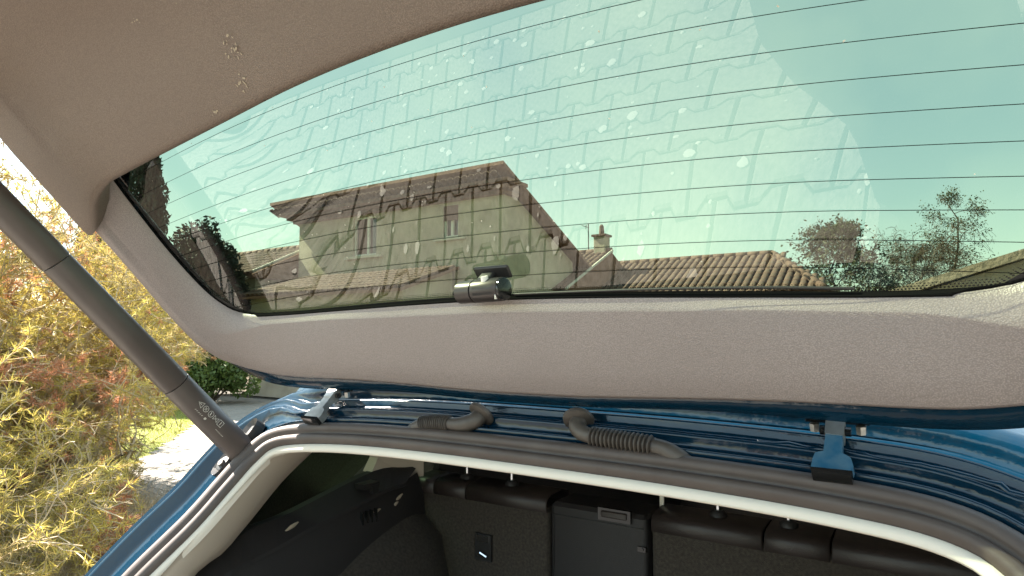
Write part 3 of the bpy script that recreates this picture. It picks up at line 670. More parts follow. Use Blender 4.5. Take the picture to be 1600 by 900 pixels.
hinge(.384)['label'] = 'blue hinge arm under the right end of the grained panel'

# ---- rubber bellows
def bellows(path, flange, ribs, label):
    pts = [OPN(a_, b2, q) for a_, b2, q in path]; P = spline([tuple(p) for p in pts], 60); rads = []; i0, i1 = ribs
    R_ = [.0085] * 60
    mb = MB()
    fine = spline([tuple(p) for p in P], 240); rr = []
    for k in range(240):
        x = k / 239
        if i0 < x < i1: rr.append(.0105 + .0031 * math.sin((x - i0) / (i1 - i0) * 2 * PI * 15 + .5))
        else:
            d = min(abs(x - i0), abs(x - i1)); rr.append(.0100 + .0026 * min(1, d / .2) - (.004 if x > .97 and flange == 0 else 0))
    mb.tube([V(p) for p in fine], rr, 18); o = mbpart(mb, 'cable_bellows', MT['hose'], smooth=True); o['label'] = label
    e = 0 if flange == 0 else -1; c0 = V(fine[e]); dirn = (V(fine[e]) - V(fine[6 if e == 0 else -7])).normalized()
    mb = MB(); mb.tube([c0 - dirn * .006, c0 - dirn * .003, c0 + dirn * .001, c0 + dirn * .004, c0 + dirn * .006], [.013, .0215, .0225, .0205, .016], 24)
    mbpart(mb, 'rubber_flange', MT['hose'], o, auto=40)
    return o
bellows([(-.243, .010, -.010), (-.232, .004, .004), (-.210, -.005, .013), (-.172, -.009, .016), (-.136, -.009, .016), (-.112, -.018, .015), (-.107, -.033, .012)], 1, (.27, .63), 'shorter ribbed rubber cable sleeve left of the middle')
bellows([(.060, -.036, .012), (.066, -.020, .015), (.088, -.009, .018), (.137, -.006, .018), (.185, -.003, .016), (.208, .004, .009), (.226, .013, -.008)], 0, (.24, .70), 'longer ribbed rubber cable sleeve right of the middle')

# ================================================================== dash camera clipped at the window edge
dc_c = T(-.010, -.294, -.026)
dcm = empty('dash_camera', dc_c)
tag(dcm, 'small grey cylindrical dash camera sticking to the bottom edge of the tinted window', 'dash camera')
ax = (V((1, 0, 0)) + TS * .03 + V((0, -.10, 0))).normalized(); per_ = TS - ax * TS.dot(ax); per_.normalize(); fc = ax.cross(per_)
def dc(mb, name, material, auto=40):
    o = obj(name, mb.v, mb.f, material, dcm); shade_auto(o, auto); return o
def X(a_, b2=0, c=0): return ax * a_ + per_ * b2 + fc * c
mb = MB(); mb.tube([X(-.0395), X(-.038), X(-.012), X(-.0115)], [.0125, .0150, .0152, .0140], 32); b1 = dc(mb, 'camera_body', MT['cam_metal'])
mb = MB(); mb.tube([X(-.0115), X(-.0095)], .0138, 32); dc(mb, 'body_joint', MT['black'])
mb = MB(); mb.tube([X(-.0095), X(-.009), X(.035), X(.036)], [.0142, .0155, .0155, .0148], 32); dc(mb, 'camera_barrel', MT['cam_metal'])
mb = MB(); mb.tube([X(.036), X(.0385), X(.0400)], [.0145, .0145, .0120], 32); lc = dc(mb, 'lens_cap', MT['black_gloss'])
fcv = -fc if fc.dot(CAM - dc_c) < 0 else fc
vdir = (CAM - dc_c); vdir = (vdir - ax * vdir.dot(ax)).normalized(); v2d = ax.cross(vdir).normalized(); v2d = v2d if v2d.z > 0 else -v2d
mb = MB()
for row_ in (-.25, .32):
    for k in range(15):
        a1 = -.004 + k * .0023; n_ = vdir * math.cos(row_) + v2d * math.sin(row_); t_ = v2d * math.cos(row_) - vdir * math.sin(row_)
        c0 = ax * a1 + n_ * .0160
        mb.add([c0 + ax * .0007 + t_ * .0017, c0 - ax * .0007 + t_ * .0017, c0 - ax * .0007 - t_ * .0017, c0 + ax * .0007 - t_ * .0017], [(0, 1, 2, 3)])
tag(dc(mb, 'vent_slot', MT['black']), kind='stuff')
mb = MB(); mb.tube([v2d * .012 + ax * .012 + vdir * .006, v2d * .0185 + ax * .012 + vdir * .007], [.0052, .0046], 14); dc(mb, 'round_button', MT['white'])
mb = MB(); mb.box(ax * .0335 + v2d * -.009 + vdir * .0125, (.0012, .004, .006)); dc(mb, 'status_light', MT['white'])
mb = MB(); mp_ = TN * .026 + TS * .014 + ax * .010; Rm = Matrix((V((1, 0, 0)), TS, TN)).transposed(); mb.rbox(TN * .024 + TS * .012 + ax * .010, (.056, .020, .004), .0035, Rm); mb.rbox(TN * .016 + TS * .008 + ax * .004, (.022, .014, .022), .004, Rm); dc(mb, 'adhesive_mount', MT['black'])
mb = MB(); mb.tube([X(-.039), X(-.047, .001), X(-.054, .0, -.002), X(-.058, -.002, -.004), X(-.054, -.006, -.008), X(-.046, -.009, -.014)], .0022, 8); dc(mb, 'power_cable', MT['black_gloss'])
cab = [T(u, -.3225 - .0, -.012) for u in np.linspace(-.06, .02, 10)]
mb = MB(); mb.tube([p - dc_c for p in [T(u, -.3165, -.003) for u in np.linspace(.02, .42, 40)]], .0016, 8); dc(mb, 'window_cable', MT['black'])

# ================================================================== vegetation
def cards(name, C_, size, material, parent, n=None, aspect=.5, up=0., jitter=.4):
    """many small leaf quads at centres C_ (m,3)"""
    C_ = np.asarray(C_); k = len(C_); d = rng.normal(size=(k, 3)); d[:, 2] += up; d /= np.linalg.norm(d, axis=1)[:, None]
    e = rng.normal(size=(k, 3)); e -= (e * d).sum(1)[:, None] * d; e /= np.linalg.norm(e, axis=1)[:, None]
    sz = size * rng.uniform(1 - jitter, 1 + jitter, k)[:, None]; a_ = d * sz; b2 = e * sz * aspect
    Vv = np.stack([C_ - a_ * .5, C_ + b2 * .5, C_ + a_ * .5, C_ - b2 * .5], 1).reshape(-1, 3)
    me = bpy.data.meshes.new(name); me.vertices.add(4 * k); me.vertices.foreach_set('co', Vv.ravel().astype(np.float32))
    me.loops.add(4 * k); me.loops.foreach_set('vertex_index', np.arange(4 * k, dtype=np.int32)); me.polygons.add(k)
    me.polygons.foreach_set('loop_start', np.arange(0, 4 * k, 4, dtype=np.int32)); me.materials.append(material); me.update(calc_edges=True)
    return link(bpy.data.objects.new(name, me), parent)
def blades(name, base, tip, w, material, parent=None):
    base, tip = np.asarray(base), np.asarray(tip); k = len(base); d = tip - base; r_ = rng.normal(size=(k, 3)); s_ = np.cross(d, r_); s_ /= np.linalg.norm(s_, axis=1)[:, None] + 1e-9
    s_ *= w; Vv = np.stack([base - s_, base + s_, tip], 1).reshape(-1, 3)
    me = bpy.data.meshes.new(name); me.vertices.add(3 * k); me.vertices.foreach_set('co', Vv.ravel().astype(np.float32))
    me.loops.add(3 * k); me.loops.foreach_set('vertex_index', np.arange(3 * k, dtype=np.int32)); me.polygons.add(k)
    me.polygons.foreach_set('loop_start', np.arange(0, 3 * k, 3, dtype=np.int32)); me.materials.append(material); me.update(calc_edges=True)
    return link(bpy.data.objects.new(name, me), parent)
def grow(start, direction, length, rad, depth, segs, tips, spread=.7, tw=.35, flat=1.0, kids=3):
    """recursive twisting branch; fills segs (list of (pts, radii)) and tips"""
    p = V(start); d = V(direction).normalized(); n = 5; pts = [p.copy()]; rr = [rad]
    for i in range(n):
        d = (d + V((random.gauss(0, tw), random.gauss(0, tw), random.gauss(0, tw) * flat))).normalized(); p = p + d * length / n; pts.append(p.copy()); rr.append(rad * (1 - .5 * (i + 1) / n))
        if depth <= 2: tips.append((p.copy(), d.copy()))
        if depth > 0 and i >= 1:
            for _ in range(kids if i == n - 1 else (1 if random.random() < .8 else 2)):
                dd = (d + V((random.gauss(0, spread), random.gauss(0, spread), random.gauss(0, spread) * flat))).normalized()
                grow(p, dd, length * random.uniform(.5, .72), rr[-1] * .62, depth - 1, segs, tips, spread, tw, flat, kids)
    segs.append((pts, rr))
    if depth <= 1: tips.append((p.copy(), d.copy()))
def ray_depth(px, py, d): return PX(px, py, d)

# two large golden shrubs to the left
def tufts(name, T_, n, ln, w, material, parent):
    b_ = []; t_ = []
    for p, d in T_:
        r_ = rng.normal(size=(n, 3)); r_ /= np.linalg.norm(r_, axis=1)[:, None]; r_ = r_ + np.array(d) * .8; r_ /= np.linalg.norm(r_, axis=1)[:, None]
        P_ = np.array(p) - np.array(d) * rng.uniform(0, .07, (n, 1)); b_.append(P_); t_.append(P_ + r_ * ln * rng.uniform(.6, 1.3, (n, 1)))
    return blades(name, np.vstack(b_), np.vstack(t_), w, material, parent)
def golden(base, label, seed, nb, l0, l1, e0, e1, maxt, kids=2):
    random.seed(seed); base = V(base); sh_o = empty('golden_shrub', base); tag(sh_o, label, 'shrub', 'golden shrubs beside the car'); segs = []; tips = []
    for k in range(nb):
        a_ = 2 * PI * k / nb + random.uniform(-.3, .3); el = random.uniform(e0, e1)
        grow(V((0, 0, .05)), V((math.cos(a_), math.sin(a_), el)), random.uniform(l0, l1), .07, 4, segs, tips, .75, .28, .8, kids)
    def within(p, j_=1.):     # clipped outline of the crown towards the drive and the house
        q = p + base; az = math.degrees(math.atan2(-q.x, q.y)); d = math.hypot(q.x, q.y) / 7.2
        lim = 58.6 if q.z > 1.5 else (60.3 if q.z > .9 else 62.8)
        return q.z > .05 and az > lim + random.uniform(-.3, 1.2) * j_ and (q.z - 1.72) / d < .02 + max(0, az - 58.5) * .165 and d > .35
    tips = [t for t in tips if within(t[0])]
    segs = [q_ for q_ in segs if within(q_[0][-1], 0) and within(q_[0][2], 0)]
    mb = MB(); mb2 = MB()
    for pts, rr in segs: (mb if rr[0] > .02 else mb2).tube(pts, [max(.0036, q_) for q_ in rr], 5 if rr[0] > .02 else 3, caps=False)
    mb.build('branch', MT['twig'], sh_o, smooth=True); mb2.build('twig', MT['twig'], sh_o)
    random.shuffle(tips)
    def patchy(p): return math.sin(p.x * 2.3 + 1.1 + seed) * math.sin(p.z * 2.9 + .4) * math.sin(p.y * 2.1) + random.gauss(0, .18)
    ty = []; to = []; tg_ = []
    for t in tips:
        q = patchy(t[0]); (to if q > .44 else tg_ if q < -.30 else ty).append(t)
    tufts('needle_foliage', ty[:maxt], 18, .064, .0031, MT['needle_y'], sh_o)
    tufts('russet_tuft', to[:maxt // 3], 18, .060, .0034, MT['needle_o'], sh_o)
    tufts('olive_foliage', tg_[:maxt // 2], 18, .064, .0031, MT['needle_g'], sh_o)
    random.seed(seed + 1)
golden((-7.2, 1.9, -.05), 'large twisted golden shrub with russet tufts, nearest the planting bed edge', 7, 10, 1.5, 2.1, .35, 1.6, 12000)
golden((-7.75, 3.1, -.05), 'tall golden shrub between the strut and the tailgate edge, behind the nearest one', 21, 9, 1.6, 2.2, .9, 2.4, 10000)

# dry straw under and before the shrub
N_ = 60000; bx = []
def in_bed(x, y): return inside(x, y, [(-9.1, -1.08), (-8.7, 1.2), (-9.3, 3.0), (-8.4, 3.8)] + FIELD_PAT[4:])
P_ = []
while len(P_) < N_:
    x = random.uniform(-8.8, -3.4); y = random.uniform(-.6, 3.6)
    if in_bed(x, y) and (x < -4.0 or y > 1.2): P_.append((x, y, .0))
P_ = np.array(P_); L_ = rng.uniform(.12, .5, (N_, 1)); dv = rng.normal(size=(N_, 3)) * [.7, .7, .25] + [.25, .1, .6]
dv /= np.linalg.norm(dv, axis=1)[:, None]
tag(blades('dry_grass', P_, P_ + dv * L_, .0045, MT['straw']), 'tangle of dry straw-coloured grass under the golden shrub', 'grass', kind='stuff')
# lawn blades
N_ = 60000; x = rng.uniform(-20, -8.2, N_); y = rng.uniform(2.5, 11, N_)
ok = [inside(a_, b2, [(-20, 0), (-9.2, 3.0), (-8.3, 3.7), (-10.25, 5.5), (-12.95, 7.8), (-18.2, 10.85), (-20, 11.9)]) for a_, b2 in zip(x, y)]
P_ = np.c_[x, y, np.full(N_, -.02)][ok]; dv = rng.normal(size=P_.shape) * [.4, .4, .1] + [0, 0, .8]; dv /= np.linalg.norm(dv, axis=1)[:, None]
tag(blades('lawn_grass', P_, P_ + dv * rng.uniform(.03, .08, (len(P_), 1)), .004, MT['grass']), 'short sunlit yellow-green lawn grass beyond the shrub', 'grass', kind='stuff')

def blob_bush(name, loc, rad, n, size, material, label, cat, stems=7, lobes=14, aspect=.6, group=None, zs=1.):
    o = empty(name, loc); tag(o, label, cat, group); L_ = []
    for k in range(lobes):
        d = rng.normal(size=3); d /= np.linalg.norm(d); d[2] = abs(d[2]) * .9; L_.append((d * np.array(rad) * rng.uniform(.35, .75) + [0, 0, rad[2] * .45], rng.uniform(.28, .45)))
    C_ = []
    for c0, r0 in L_:
        m_ = n // lobes; d = rng.normal(size=(m_, 3)); d /= np.linalg.norm(d, axis=1)[:, None]; C_.append(c0 + d * (np.array(rad) * r0) * rng.uniform(.55, 1.08, (m_, 1)) ** .5)
    C_ = np.vstack(C_); C_ = C_[C_[:, 2] > .02]
    cards('foliage', C_, size, material, o, aspect=aspect)
    mb = MB()
    for k in range(stems):
        e = L_[k % lobes][0]; mb.tube([(random.gauss(0, .04), random.gauss(0, .04), -.05), tuple(np.array(e) * [.4, .4, .5]), tuple(e)], [.03 * rad[2], .02 * rad[2], .006 * rad[2]], 5, caps=False)
    mb.build('stem', MT['bark'], o, smooth=True)
    return o
# round green bush
blob_bush('green_bush', (-16.0, 9.95, 0), (1.35, 1.1, 1.25), 9000, .10, MT['leaf'], 'rounded green bush at the end of the lawn', 'bush', aspect=.65)
# background shrubs behind the golden one
for k, (x, y, rx, rz, mt_, lab) in enumerate([(-15.2, 4.0, 1.7, 4.4, 'needle_y', 'tall yellow shrub far behind the twisted ones, on the lawn'), (-17.2, 8.3, 1.6, 2.9, 'needle_g', 'olive shrub on the lawn left of the rounded green bush'), (-13.5, .8, 2.2, 3.6, 'leaf', 'tall green shrub on the lawn at far left'), (-30, 13.8, 2.6, 3.4, 'needle_y', 'far yellow shrub at the back of the garden')]):
    blob_bush('garden_shrub', (x, y, 0), (rx, rx, rz), 7000, .12, MT[mt_], lab, 'shrub', aspect=.35, group='shrubs on the lawn')
# dark evergreen bush seen through the window
db = blob_bush('evergreen_bush', (-18.7, 11.2, 0), (1.5, 1.3, 3.6), 62000, .17, MT['leaf_d'], 'dark evergreen bush seen through the left end of the window', 'bush', lobes=60, aspect=.4)
# pointed shoots on top
# cypress
cy = empty('cypress_tree', (-17.2, 8.15, 0)); tag(cy, 'tall dark columnar cypress seen in the left corner of the window', 'tree')
N_ = 36000; z = rng.uniform(0, 1, N_); Hc = 8.3
prof = np.interp(z, [0, .08, .3, .55, .75, .9, 1], [.45, .85, 1.0, .92, .66, .35, .03]) * .98
th = rng.uniform(0, 2 * PI, N_); lump = 1 + .10 * np.sin(th * 5 + z * 23) + .07 * np.sin(th * 9 - z * 41); rr = prof * lump * rng.uniform(.72, 1.04, N_)
cards('crown', np.c_[rr * np.cos(th), rr * np.sin(th), z * Hc + .15], .17, MT['leaf_d'], cy, aspect=.35, up=2.)
mb = MB(); mb.tube([(0, 0, -.05), (0, 0, 3), (0, 0, 7.6)], [.16, .11, .02], 8); mb.build('trunk', MT['bark'], cy)

def airy_tree(name, loc, height, spread, label, leaf=None, nleaf=6000, lsize=.12, weep=0., depth=4, trunk=.14, seed=1, cat='tree', start=.25, wid=.45):
    random.seed(seed); o = empty(name, loc); tag(o, label, cat, 'trees beyond the roofs'); segs = []; tips = []
    tr = [V((random.gauss(0, .06) * i, random.gauss(0, .06) * i, height * i / 7)) for i in range(8)]
    mbt = MB(); mbt.tube([p + V((0, 0, -.05)) for p in tr], [trunk * (1 - .13 * i) for i in range(8)], 8, caps=False); mbt.build('trunk', MT['bark'], o, smooth=True)
    nb = 22
    for k in range(nb):
        f_ = start + (1 - start) * k / nb; j = min(6, int(f_ * 7)); p = tr[j].lerp(tr[j + 1], f_ * 7 - j); a_ = k * 2.4 + random.uniform(-.4, .4)
        prof_ = math.sin(min(1, max(.08, (1.02 - f_) / (1 - start))) ** .75 * PI * .62); ln = spread * wid * 1.1 * prof_ * random.uniform(.75, 1.2)
        grow(p, V((math.cos(a_), math.sin(a_), .75)), ln, trunk * .35 * (1 - f_ * .6), depth - 1, segs, tips, .55, .2, .8, 2)
    mb = MB()
    for pts, rr in segs:
        if weep:
            z0 = pts[0].z; pts = [V((p.x, p.y, p.z - weep * i * i * .008 * (1 if rr[0] < .03 else 0))) for i, p in enumerate(pts)]
        mb.tube(pts, [max(.006, r_) for r_ in rr], 3, caps=False)
    mb.build('branch', MT['bark'], o)
    if leaf:
        T_ = np.array([tuple(t[0]) for t in tips]); idx = rng.integers(0, len(T_), nleaf)
        cards('crown', T_[idx] + rng.normal(size=(nleaf, 3)) * .10 * [1, 1, 1], lsize, leaf, o, aspect=.55)
    random.seed(11)
    return o
airy_tree('leafy_tree', (-2.9, 26.5, 0), 5.9, 4.3, 'small leafy tree standing right of the tiled roof', MT['leaf_m'], 6000, .13, depth=4, trunk=.10, seed=4, wid=.31, start=.2)
airy_tree('leafy_tree', (-1.4, 27.5, 0), 3.6, 2.5, 'low leafy tree at the foot of the taller one, right of the roof', MT['leaf_m'], 1500, .12, depth=3, trunk=.07, seed=9, wid=.3, start=.2)
airy_tree('birch_tree', (1.15, 33.5, 0), 8.0, 4.2, 'tall bare weeping birch behind the plain brown roof', MT['leaf_m'], 2600, .09, weep=1.2, depth=3, trunk=.11, seed=6, wid=.26, start=.35)
airy_tree('birch_tree', (-.4, 31.5, 0), 5.2, 4.0, 'low bare tree left of the weeping birch', MT['leaf_m'], 900, .09, weep=1., depth=4, trunk=.09, seed=12, wid=.42, start=.3)

# ================================================================== houses
def tile_half(w=.105, L=.42, n=6, t=.014):
    """one canal cover tile, length along +Y (up the slope), tapered"""
    v = []
    for y, r_ in ((0, w), (L, w * .80)):
        for rr in (r_, r_ - t):
            for k in range(n + 1):
                a_ = PI * k / n; v.append((math.cos(a_) * rr, y, math.sin(a_) * rr * .72))
    m_ = n + 1; f = []
    for k in range(n):
        f.append((k, k + 1, k + 1 + 2 * m_, k + 2 * m_)); f.append((k + m_, k + m_ + 2 * m_, k + 1 + m_ + 2 * m_, k + 1 + m_)); f.append((k, k + m_, k + 1 + m_, k + 1))
    return v, f
TV, TF = tile_half()
tile_me = bpy.data.meshes.new('roof_tile'); tile_me.from_pydata(TV, [], TF); tile_me.materials.append(MT['tile'])
tile_me.polygons.foreach_set('use_smooth', [True] * len(tile_me.polygons)); tile_me.set_sharp_from_angle(angle=math.radians(50))
def tiled_slope(parent, corner, xdir, updir, width, length, inside_fn=None, singles=0, near_key=None, pitch=.22, row=.33, org=V((0, 0, 0))):
    """cover tiles laid on a slope from the eave corner; singles = how many become objects of their own"""
    xdir = V(xdir).normalized(); updir = V(updir).normalized(); nrm = xdir.cross(updir).normalized()
    if nrm.z < 0: nrm = -nrm
    R = Matrix((xdir, updir, nrm)).transposed(); P = []
    for i in range(int(width / pitch) + 1):
        for j in range(int(length / row) + 1):
            if inside_fn and not inside_fn(i * pitch, j * row): continue
            P.append((i * pitch, j * row))
    if near_key: P.sort(key=near_key)
    base_ = V(corner); sheet_v = []
    for k, (x, y) in enumerate(P[:singles]):
        o = bpy.data.objects.new('roof_tile', tile_me); link(o, parent); Mx = R.to_4x4(); Mx = Mx @ Matrix.Rotation(random.gauss(0, .012), 4, 'Z') @ Matrix.Rotation(.03, 4, 'X')
        Mx.translation = base_ + xdir * x + updir * y + nrm * (.012 + random.uniform(-.004, .006)); o.matrix_world = Mx; o.matrix_local = Mx
    mb = MB()
    for (x, y) in P[singles:]:
        c0 = base_ + xdir * x + updir * y + nrm * (.012 + random.uniform(-.004, .006)); mb.add([c0 + R @ V(q) for q in TV], TF)
    if mb.v: 
        o = mb.build('roof_tile_field', MT['tile_s'], parent, smooth=True); tag(o, kind='stuff')
def window(parent, x0, x1, z0, z1, y, open_leaf=False, half=False):
    fr = MB(); d = .07
    for c0, sz in (((x0 + .03, y - .02, (z0 + z1) / 2), (.06, d, z1 - z0)), ((x1 - .03, y - .02, (z0 + z1) / 2), (.06, d, z1 - z0)), (((x0 + x1) / 2, y - .018, z1 - .03), (x1 - x0, d, .06)), (((x0 + x1) / 2, y - .018, z0 + .035), (x1 - x0, d, .07)), (((x0 + x1) / 2 + (.08 if open_leaf else 0), y - .015, (z0 + z1) / 2), (.085, d, z1 - z0))): fr.box(c0, sz)
    w_ = fr.build('window', MT['wframe'], parent)
    p = MB(); p.box(((x0 + x1) / 2, y + .03, (z0 + z1) / 2), (x1 - x0, .01, z1 - z0)); p.build('pane', MT['pane'], w_)
    s_ = MB(); s_.box(((x0 + x1) / 2, y - .10, z0 - .04), (x1 - x0 + .55, .24, .07)); s_.build('sill', MT['sill'], w_)
    return w_
# two-storey house (its own origin at the ground)
H1 = empty('rendered_house', (-17.8, 14, 0)); tag(H1, 'two-storey cream rendered house with clay tiled eaves and two windows', 'house')
OX, OY = -17.8, 14.0
W1, D1 = 8.35, 3.9          # facade width, depth to the low end
zf, zb = 5.85, 4.10
def wall_with_holes(x0, x1, z0, z1, holes, y):
    xs = sorted({x0, x1, *[h[0] for h in holes], *[h[1] for h in holes]}); zs = sorted({z0, z1, *[h[2] for h in holes], *[h[3] for h in holes]}); mb = MB()
    for i in range(len(xs) - 1):
        for j in range(len(zs) - 1):
            cx, cz = (xs[i] + xs[i + 1]) / 2, (zs[j] + zs[j + 1]) / 2
            if any(h[0] < cx < h[1] and h[2] < cz < h[3] for h in holes): continue
            mb.add([(xs[i], y, zs[j]), (xs[i + 1], y, zs[j]), (xs[i + 1], y, zs[j + 1]), (xs[i], y, zs[j + 1])], [(0, 1, 2, 3)])
    for h in holes:
        a_, b2, c, d = h; e = y + .18
        mb.add([(a_, y, c), (b2, y, c), (b2, y, d), (a_, y, d), (a_, e, c), (b2, e, c), (b2, e, d), (a_, e, d)], [(0, 4, 5, 1), (1, 5, 6, 2), (2, 6, 7, 3), (3, 7, 4, 0)])
    return mb
wins = [(-15.18 - OX, -14.17 - OX, 4.26, 5.50), (-11.53 - OX, -10.99 - OX, 4.54, 5.46)]
mb = wall_with_holes(0, W1, 0, zf, wins, 0)
mb.add([(W1, 0, 0), (W1, D1, 0), (W1, D1, zb), (W1, 0, zf)], [(0, 1, 2, 3)]); mb.add([(0, 0, 0), (0, D1, 0), (0, D1, zb), (0, 0, zf)], [(3, 2, 1, 0)]); mb.add([(0, D1, 0), (W1, D1, 0), (W1, D1, zb), (0, D1, zb)], [(3, 2, 1, 0)])
mb.build('wall', MT['render'], H1)
w1 = window(H1, *wins[0], .12, open_leaf=True); w2 = window(H1, *wins[1], .12)
mb = MB(); mb.box((wins[0][0] + .35, .10, 4.88), (.40, .03, 1.16)); mb.build('curtain', MT['shutter'], w1)
mb = MB(); mb.box(((wins[1][0] + wins[1][1]) / 2, .03, 5.25), (.50, .04, .42)); mb.build('shutter', MT['shutter'], w2)
# stepped eave corbels (genoise) and roof deck
for k, (pr_, z0) in enumerate(((.16, zf - .30), (.32, zf - .19), (.50, zf - .08))):
    mb = MB(); mb.box((W1 / 2 - .0, -pr_ / 2, z0 + .055), (W1 + 2 * pr_ * .9, pr_, .10)); mb.box((W1 + pr_ / 2 * .9, .25, z0 + .055), (pr_ * .9, .5, .096)); mb.build('eave_course', MT['soffit'], H1)
    # scalloped fronts of the corbel tiles
    mb = MB(); nx = int((W1 + 1.4 * pr_) / .22)
    for i in range(nx):
        x = -pr_ * .7 + .11 + i * .22; ring = [(x + .1 * math.cos(a_), -pr_ - .02, z0 + .01 + .10 * math.sin(a_)) for a_ in np.linspace(0, PI, 6)]
        mb.add(ring + [(p[0], -pr_ + .03, p[2]) for p in ring], [tuple(range(6))] + [(i2, i2 + 6, i2 + 7, i2 + 1) for i2 in range(5)])
    mb.build('eave_tile_course', MT['tile_s'], H1); bpy.context.scene.collection.objects[-1]
sl_ = (zb - zf) / D1; dn = V((0, 1, sl_)).normalized()
deckL = -.78; deckR = W1 + .40
mb = MB(); y0, y1 = -.62, D1 + .5; zt = lambda y: zf + .10 + (y + .1) * sl_
mb.add([(deckL, y0, zt(y0)), (deckR, y0, zt(y0)), (deckR, y1, zt(y1)), (deckL, y1, zt(y1)), (deckL, y0, zt(y0) + .09), (deckR, y0, zt(y0) + .09), (deckR, y1, zt(y1) + .09), (deckL, y1, zt(y1) + .09)], [(3, 2, 1, 0), (4, 5, 6, 7), (0, 1, 5, 4), (1, 2, 6, 5), (2, 3, 7, 6), (3, 0, 4, 7)])
mb.build('roof_deck', MT['soffit'], H1)
# ridge row of cap tiles along the high front edge + slope tiles
for i in range(int((deckR - deckL) / .24)):
    o = bpy.data.objects.new('ridge_tile', tile_me); link(o, H1); o.location = (deckL + .12 + i * .24, -.66, zf + .20 - .06 + random.uniform(-.008, .008)); o.rotation_euler = (sl_ * 1.0, 0, 0)
tiled_slope(H1, (deckL + .1, y1, zt(y1) + .09), (1, 0, 0), (0, -1, -sl_), deckR - deckL - .15, (y1 - y0) / math.cos(math.atan(sl_)) - .3)

# low tiled building left of the tall house
H2 = empty('low_wing', (-24.2, 12.4, 0)); tag(H2, 'low tiled building at the left end of the tall rendered house', 'building')
def hipped(o, x0, x1, y0, y1, ze, zr, hipl, hipr, singles=0, near_key=None, wallmat='render'):
    """front slope from eave y0 up to ridge at mid depth; hipl/hipr = ridge inset at each end"""
    ym = (y0 + y1) / 2; mb = MB(); mb.add([(x0 + .3, y0 + .3, 0), (x1 - .3, y0 + .3, 0), (x1 - .3, y1 - .3, 0), (x0 + .3, y1 - .3, 0), (x0 + .3, y0 + .3, ze), (x1 - .3, y0 + .3, ze), (x1 - .3, y1 - .3, ze), (x0 + .3, y1 - .3, ze)], [(0, 1, 5, 4), (1, 2, 6, 5), (2, 3, 7, 6), (3, 0, 4, 7)]); mb.build('wall', MT[wallmat], o)
    A_, B_, C_, D_ = V((x0, y0, ze)), V((x1, y0, ze)), V((x1, y1, ze)), V((x0, y1, ze)); RL, RR = V((x0 + hipl, ym, zr)), V((x1 - hipr, ym, zr)); dz = V((0, 0, -.1))
    mb = MB(); pts = [A_, B_, C_, D_, RL, RR]; mb.add(pts + [p + dz for p in pts], [(0, 1, 5, 4), (1, 2, 5), (2, 3, 4, 5), (3, 0, 4), (0, 6, 7, 1), (1, 7, 8, 2), (2, 8, 9, 3), (3, 9, 6, 0), (9, 8, 7, 6)]); mb.build('roof_deck', MT['soffit'], o)
    run = math.hypot(ym - y0, zr - ze); W_ = x1 - x0
    fn = lambda x, y: (x > hipl * y / run - .05) and (x < W_ - hipr * y / run + .05)
    tiled_slope(o, A_ + V((.06, -.02, .0)), (1, 0, 0), (0, ym - y0, zr - ze), W_ - .1, run - .15, fn, singles, near_key)
    if hipr:
        rn = math.hypot(hipr, zr - ze); tiled_slope(o, B_ + V((.0, .1, 0)), (0, 1, 0), (-hipr, 0, zr - ze), y1 - y0 - .1, rn - .2, lambda x, y: (x > (ym - y0) * y / rn) and (x < (y1 - y0) - (ym - y0) * y / rn))
    if hipl:
        rn = math.hypot(hipl, zr - ze); tiled_slope(o, D_ + V((.0, -.1, 0)), (0, -1, 0), (hipl, 0, zr - ze), y1 - y0 - .1, rn - .2, lambda x, y: (x > (ym - y0) * y / rn) and (x < (y1 - y0) - (ym - y0) * y / rn))
    mb = MB()
    def caps(p, q):
        L_ = (q - p).length; n = max(1, int(L_ / .36)); d = (q - p) / n
        for i in range(n): mb.tube([p + d * i + V((0, 0, .05)), p + d * (i + 1) + V((0, 0, .065))], [.12, .10], 8)
    caps(RL, RR)
    if hipr: caps(B_, RR)
    if hipl: caps(A_, RL)
    mb.build('ridge_cap', MT['tile_s'], o, smooth=True)
hipped(H2, 0, 6.2, 0, 4.6, 3.75, 4.85, 0, 0)
mb = MB(); mb.tube([(6.2, 2.3, 4.93), (6.2, 0, 3.83)], .05, 6); mb.build('verge', MT['lead'], H2)
H2b = empty('lean_to', (-17.5, 11.6, 0)); tag(H2b, 'low lean-to with tiled roof under the two windows of the tall house', 'building')
mb = MB(); mb.add([(.2, .3, 0), (6.4, .3, 0), (6.4, 2.3, 0), (.2, 2.3, 0), (.2, .3, 2.95), (6.4, .3, 2.95), (6.4, 2.3, 3.6), (.2, 2.3, 3.6)], [(0, 1, 5, 4), (1, 2, 6, 5), (3, 0, 4, 7)]); mb.build('wall', MT['render'], H2b)
mb = MB(); mb.add([(0, 0, 2.95), (6.6, 0, 2.95), (6.6, 2.35, 3.70), (0, 2.35, 3.70), (0, 0, 2.87), (6.6, 0, 2.87), (6.6, 2.35, 3.62), (0, 2.35, 3.62)], [(0, 1, 2, 3), (7, 6, 5, 4), (0, 4, 5, 1), (1, 5, 6, 2), (3, 7, 4, 0)]); mb.build('roof_deck', MT['soffit'], H2b)
tiled_slope(H2b, (.08, -.03, 2.95), (1, 0, 0), (0, 2.35, .75), 6.4, 2.15)
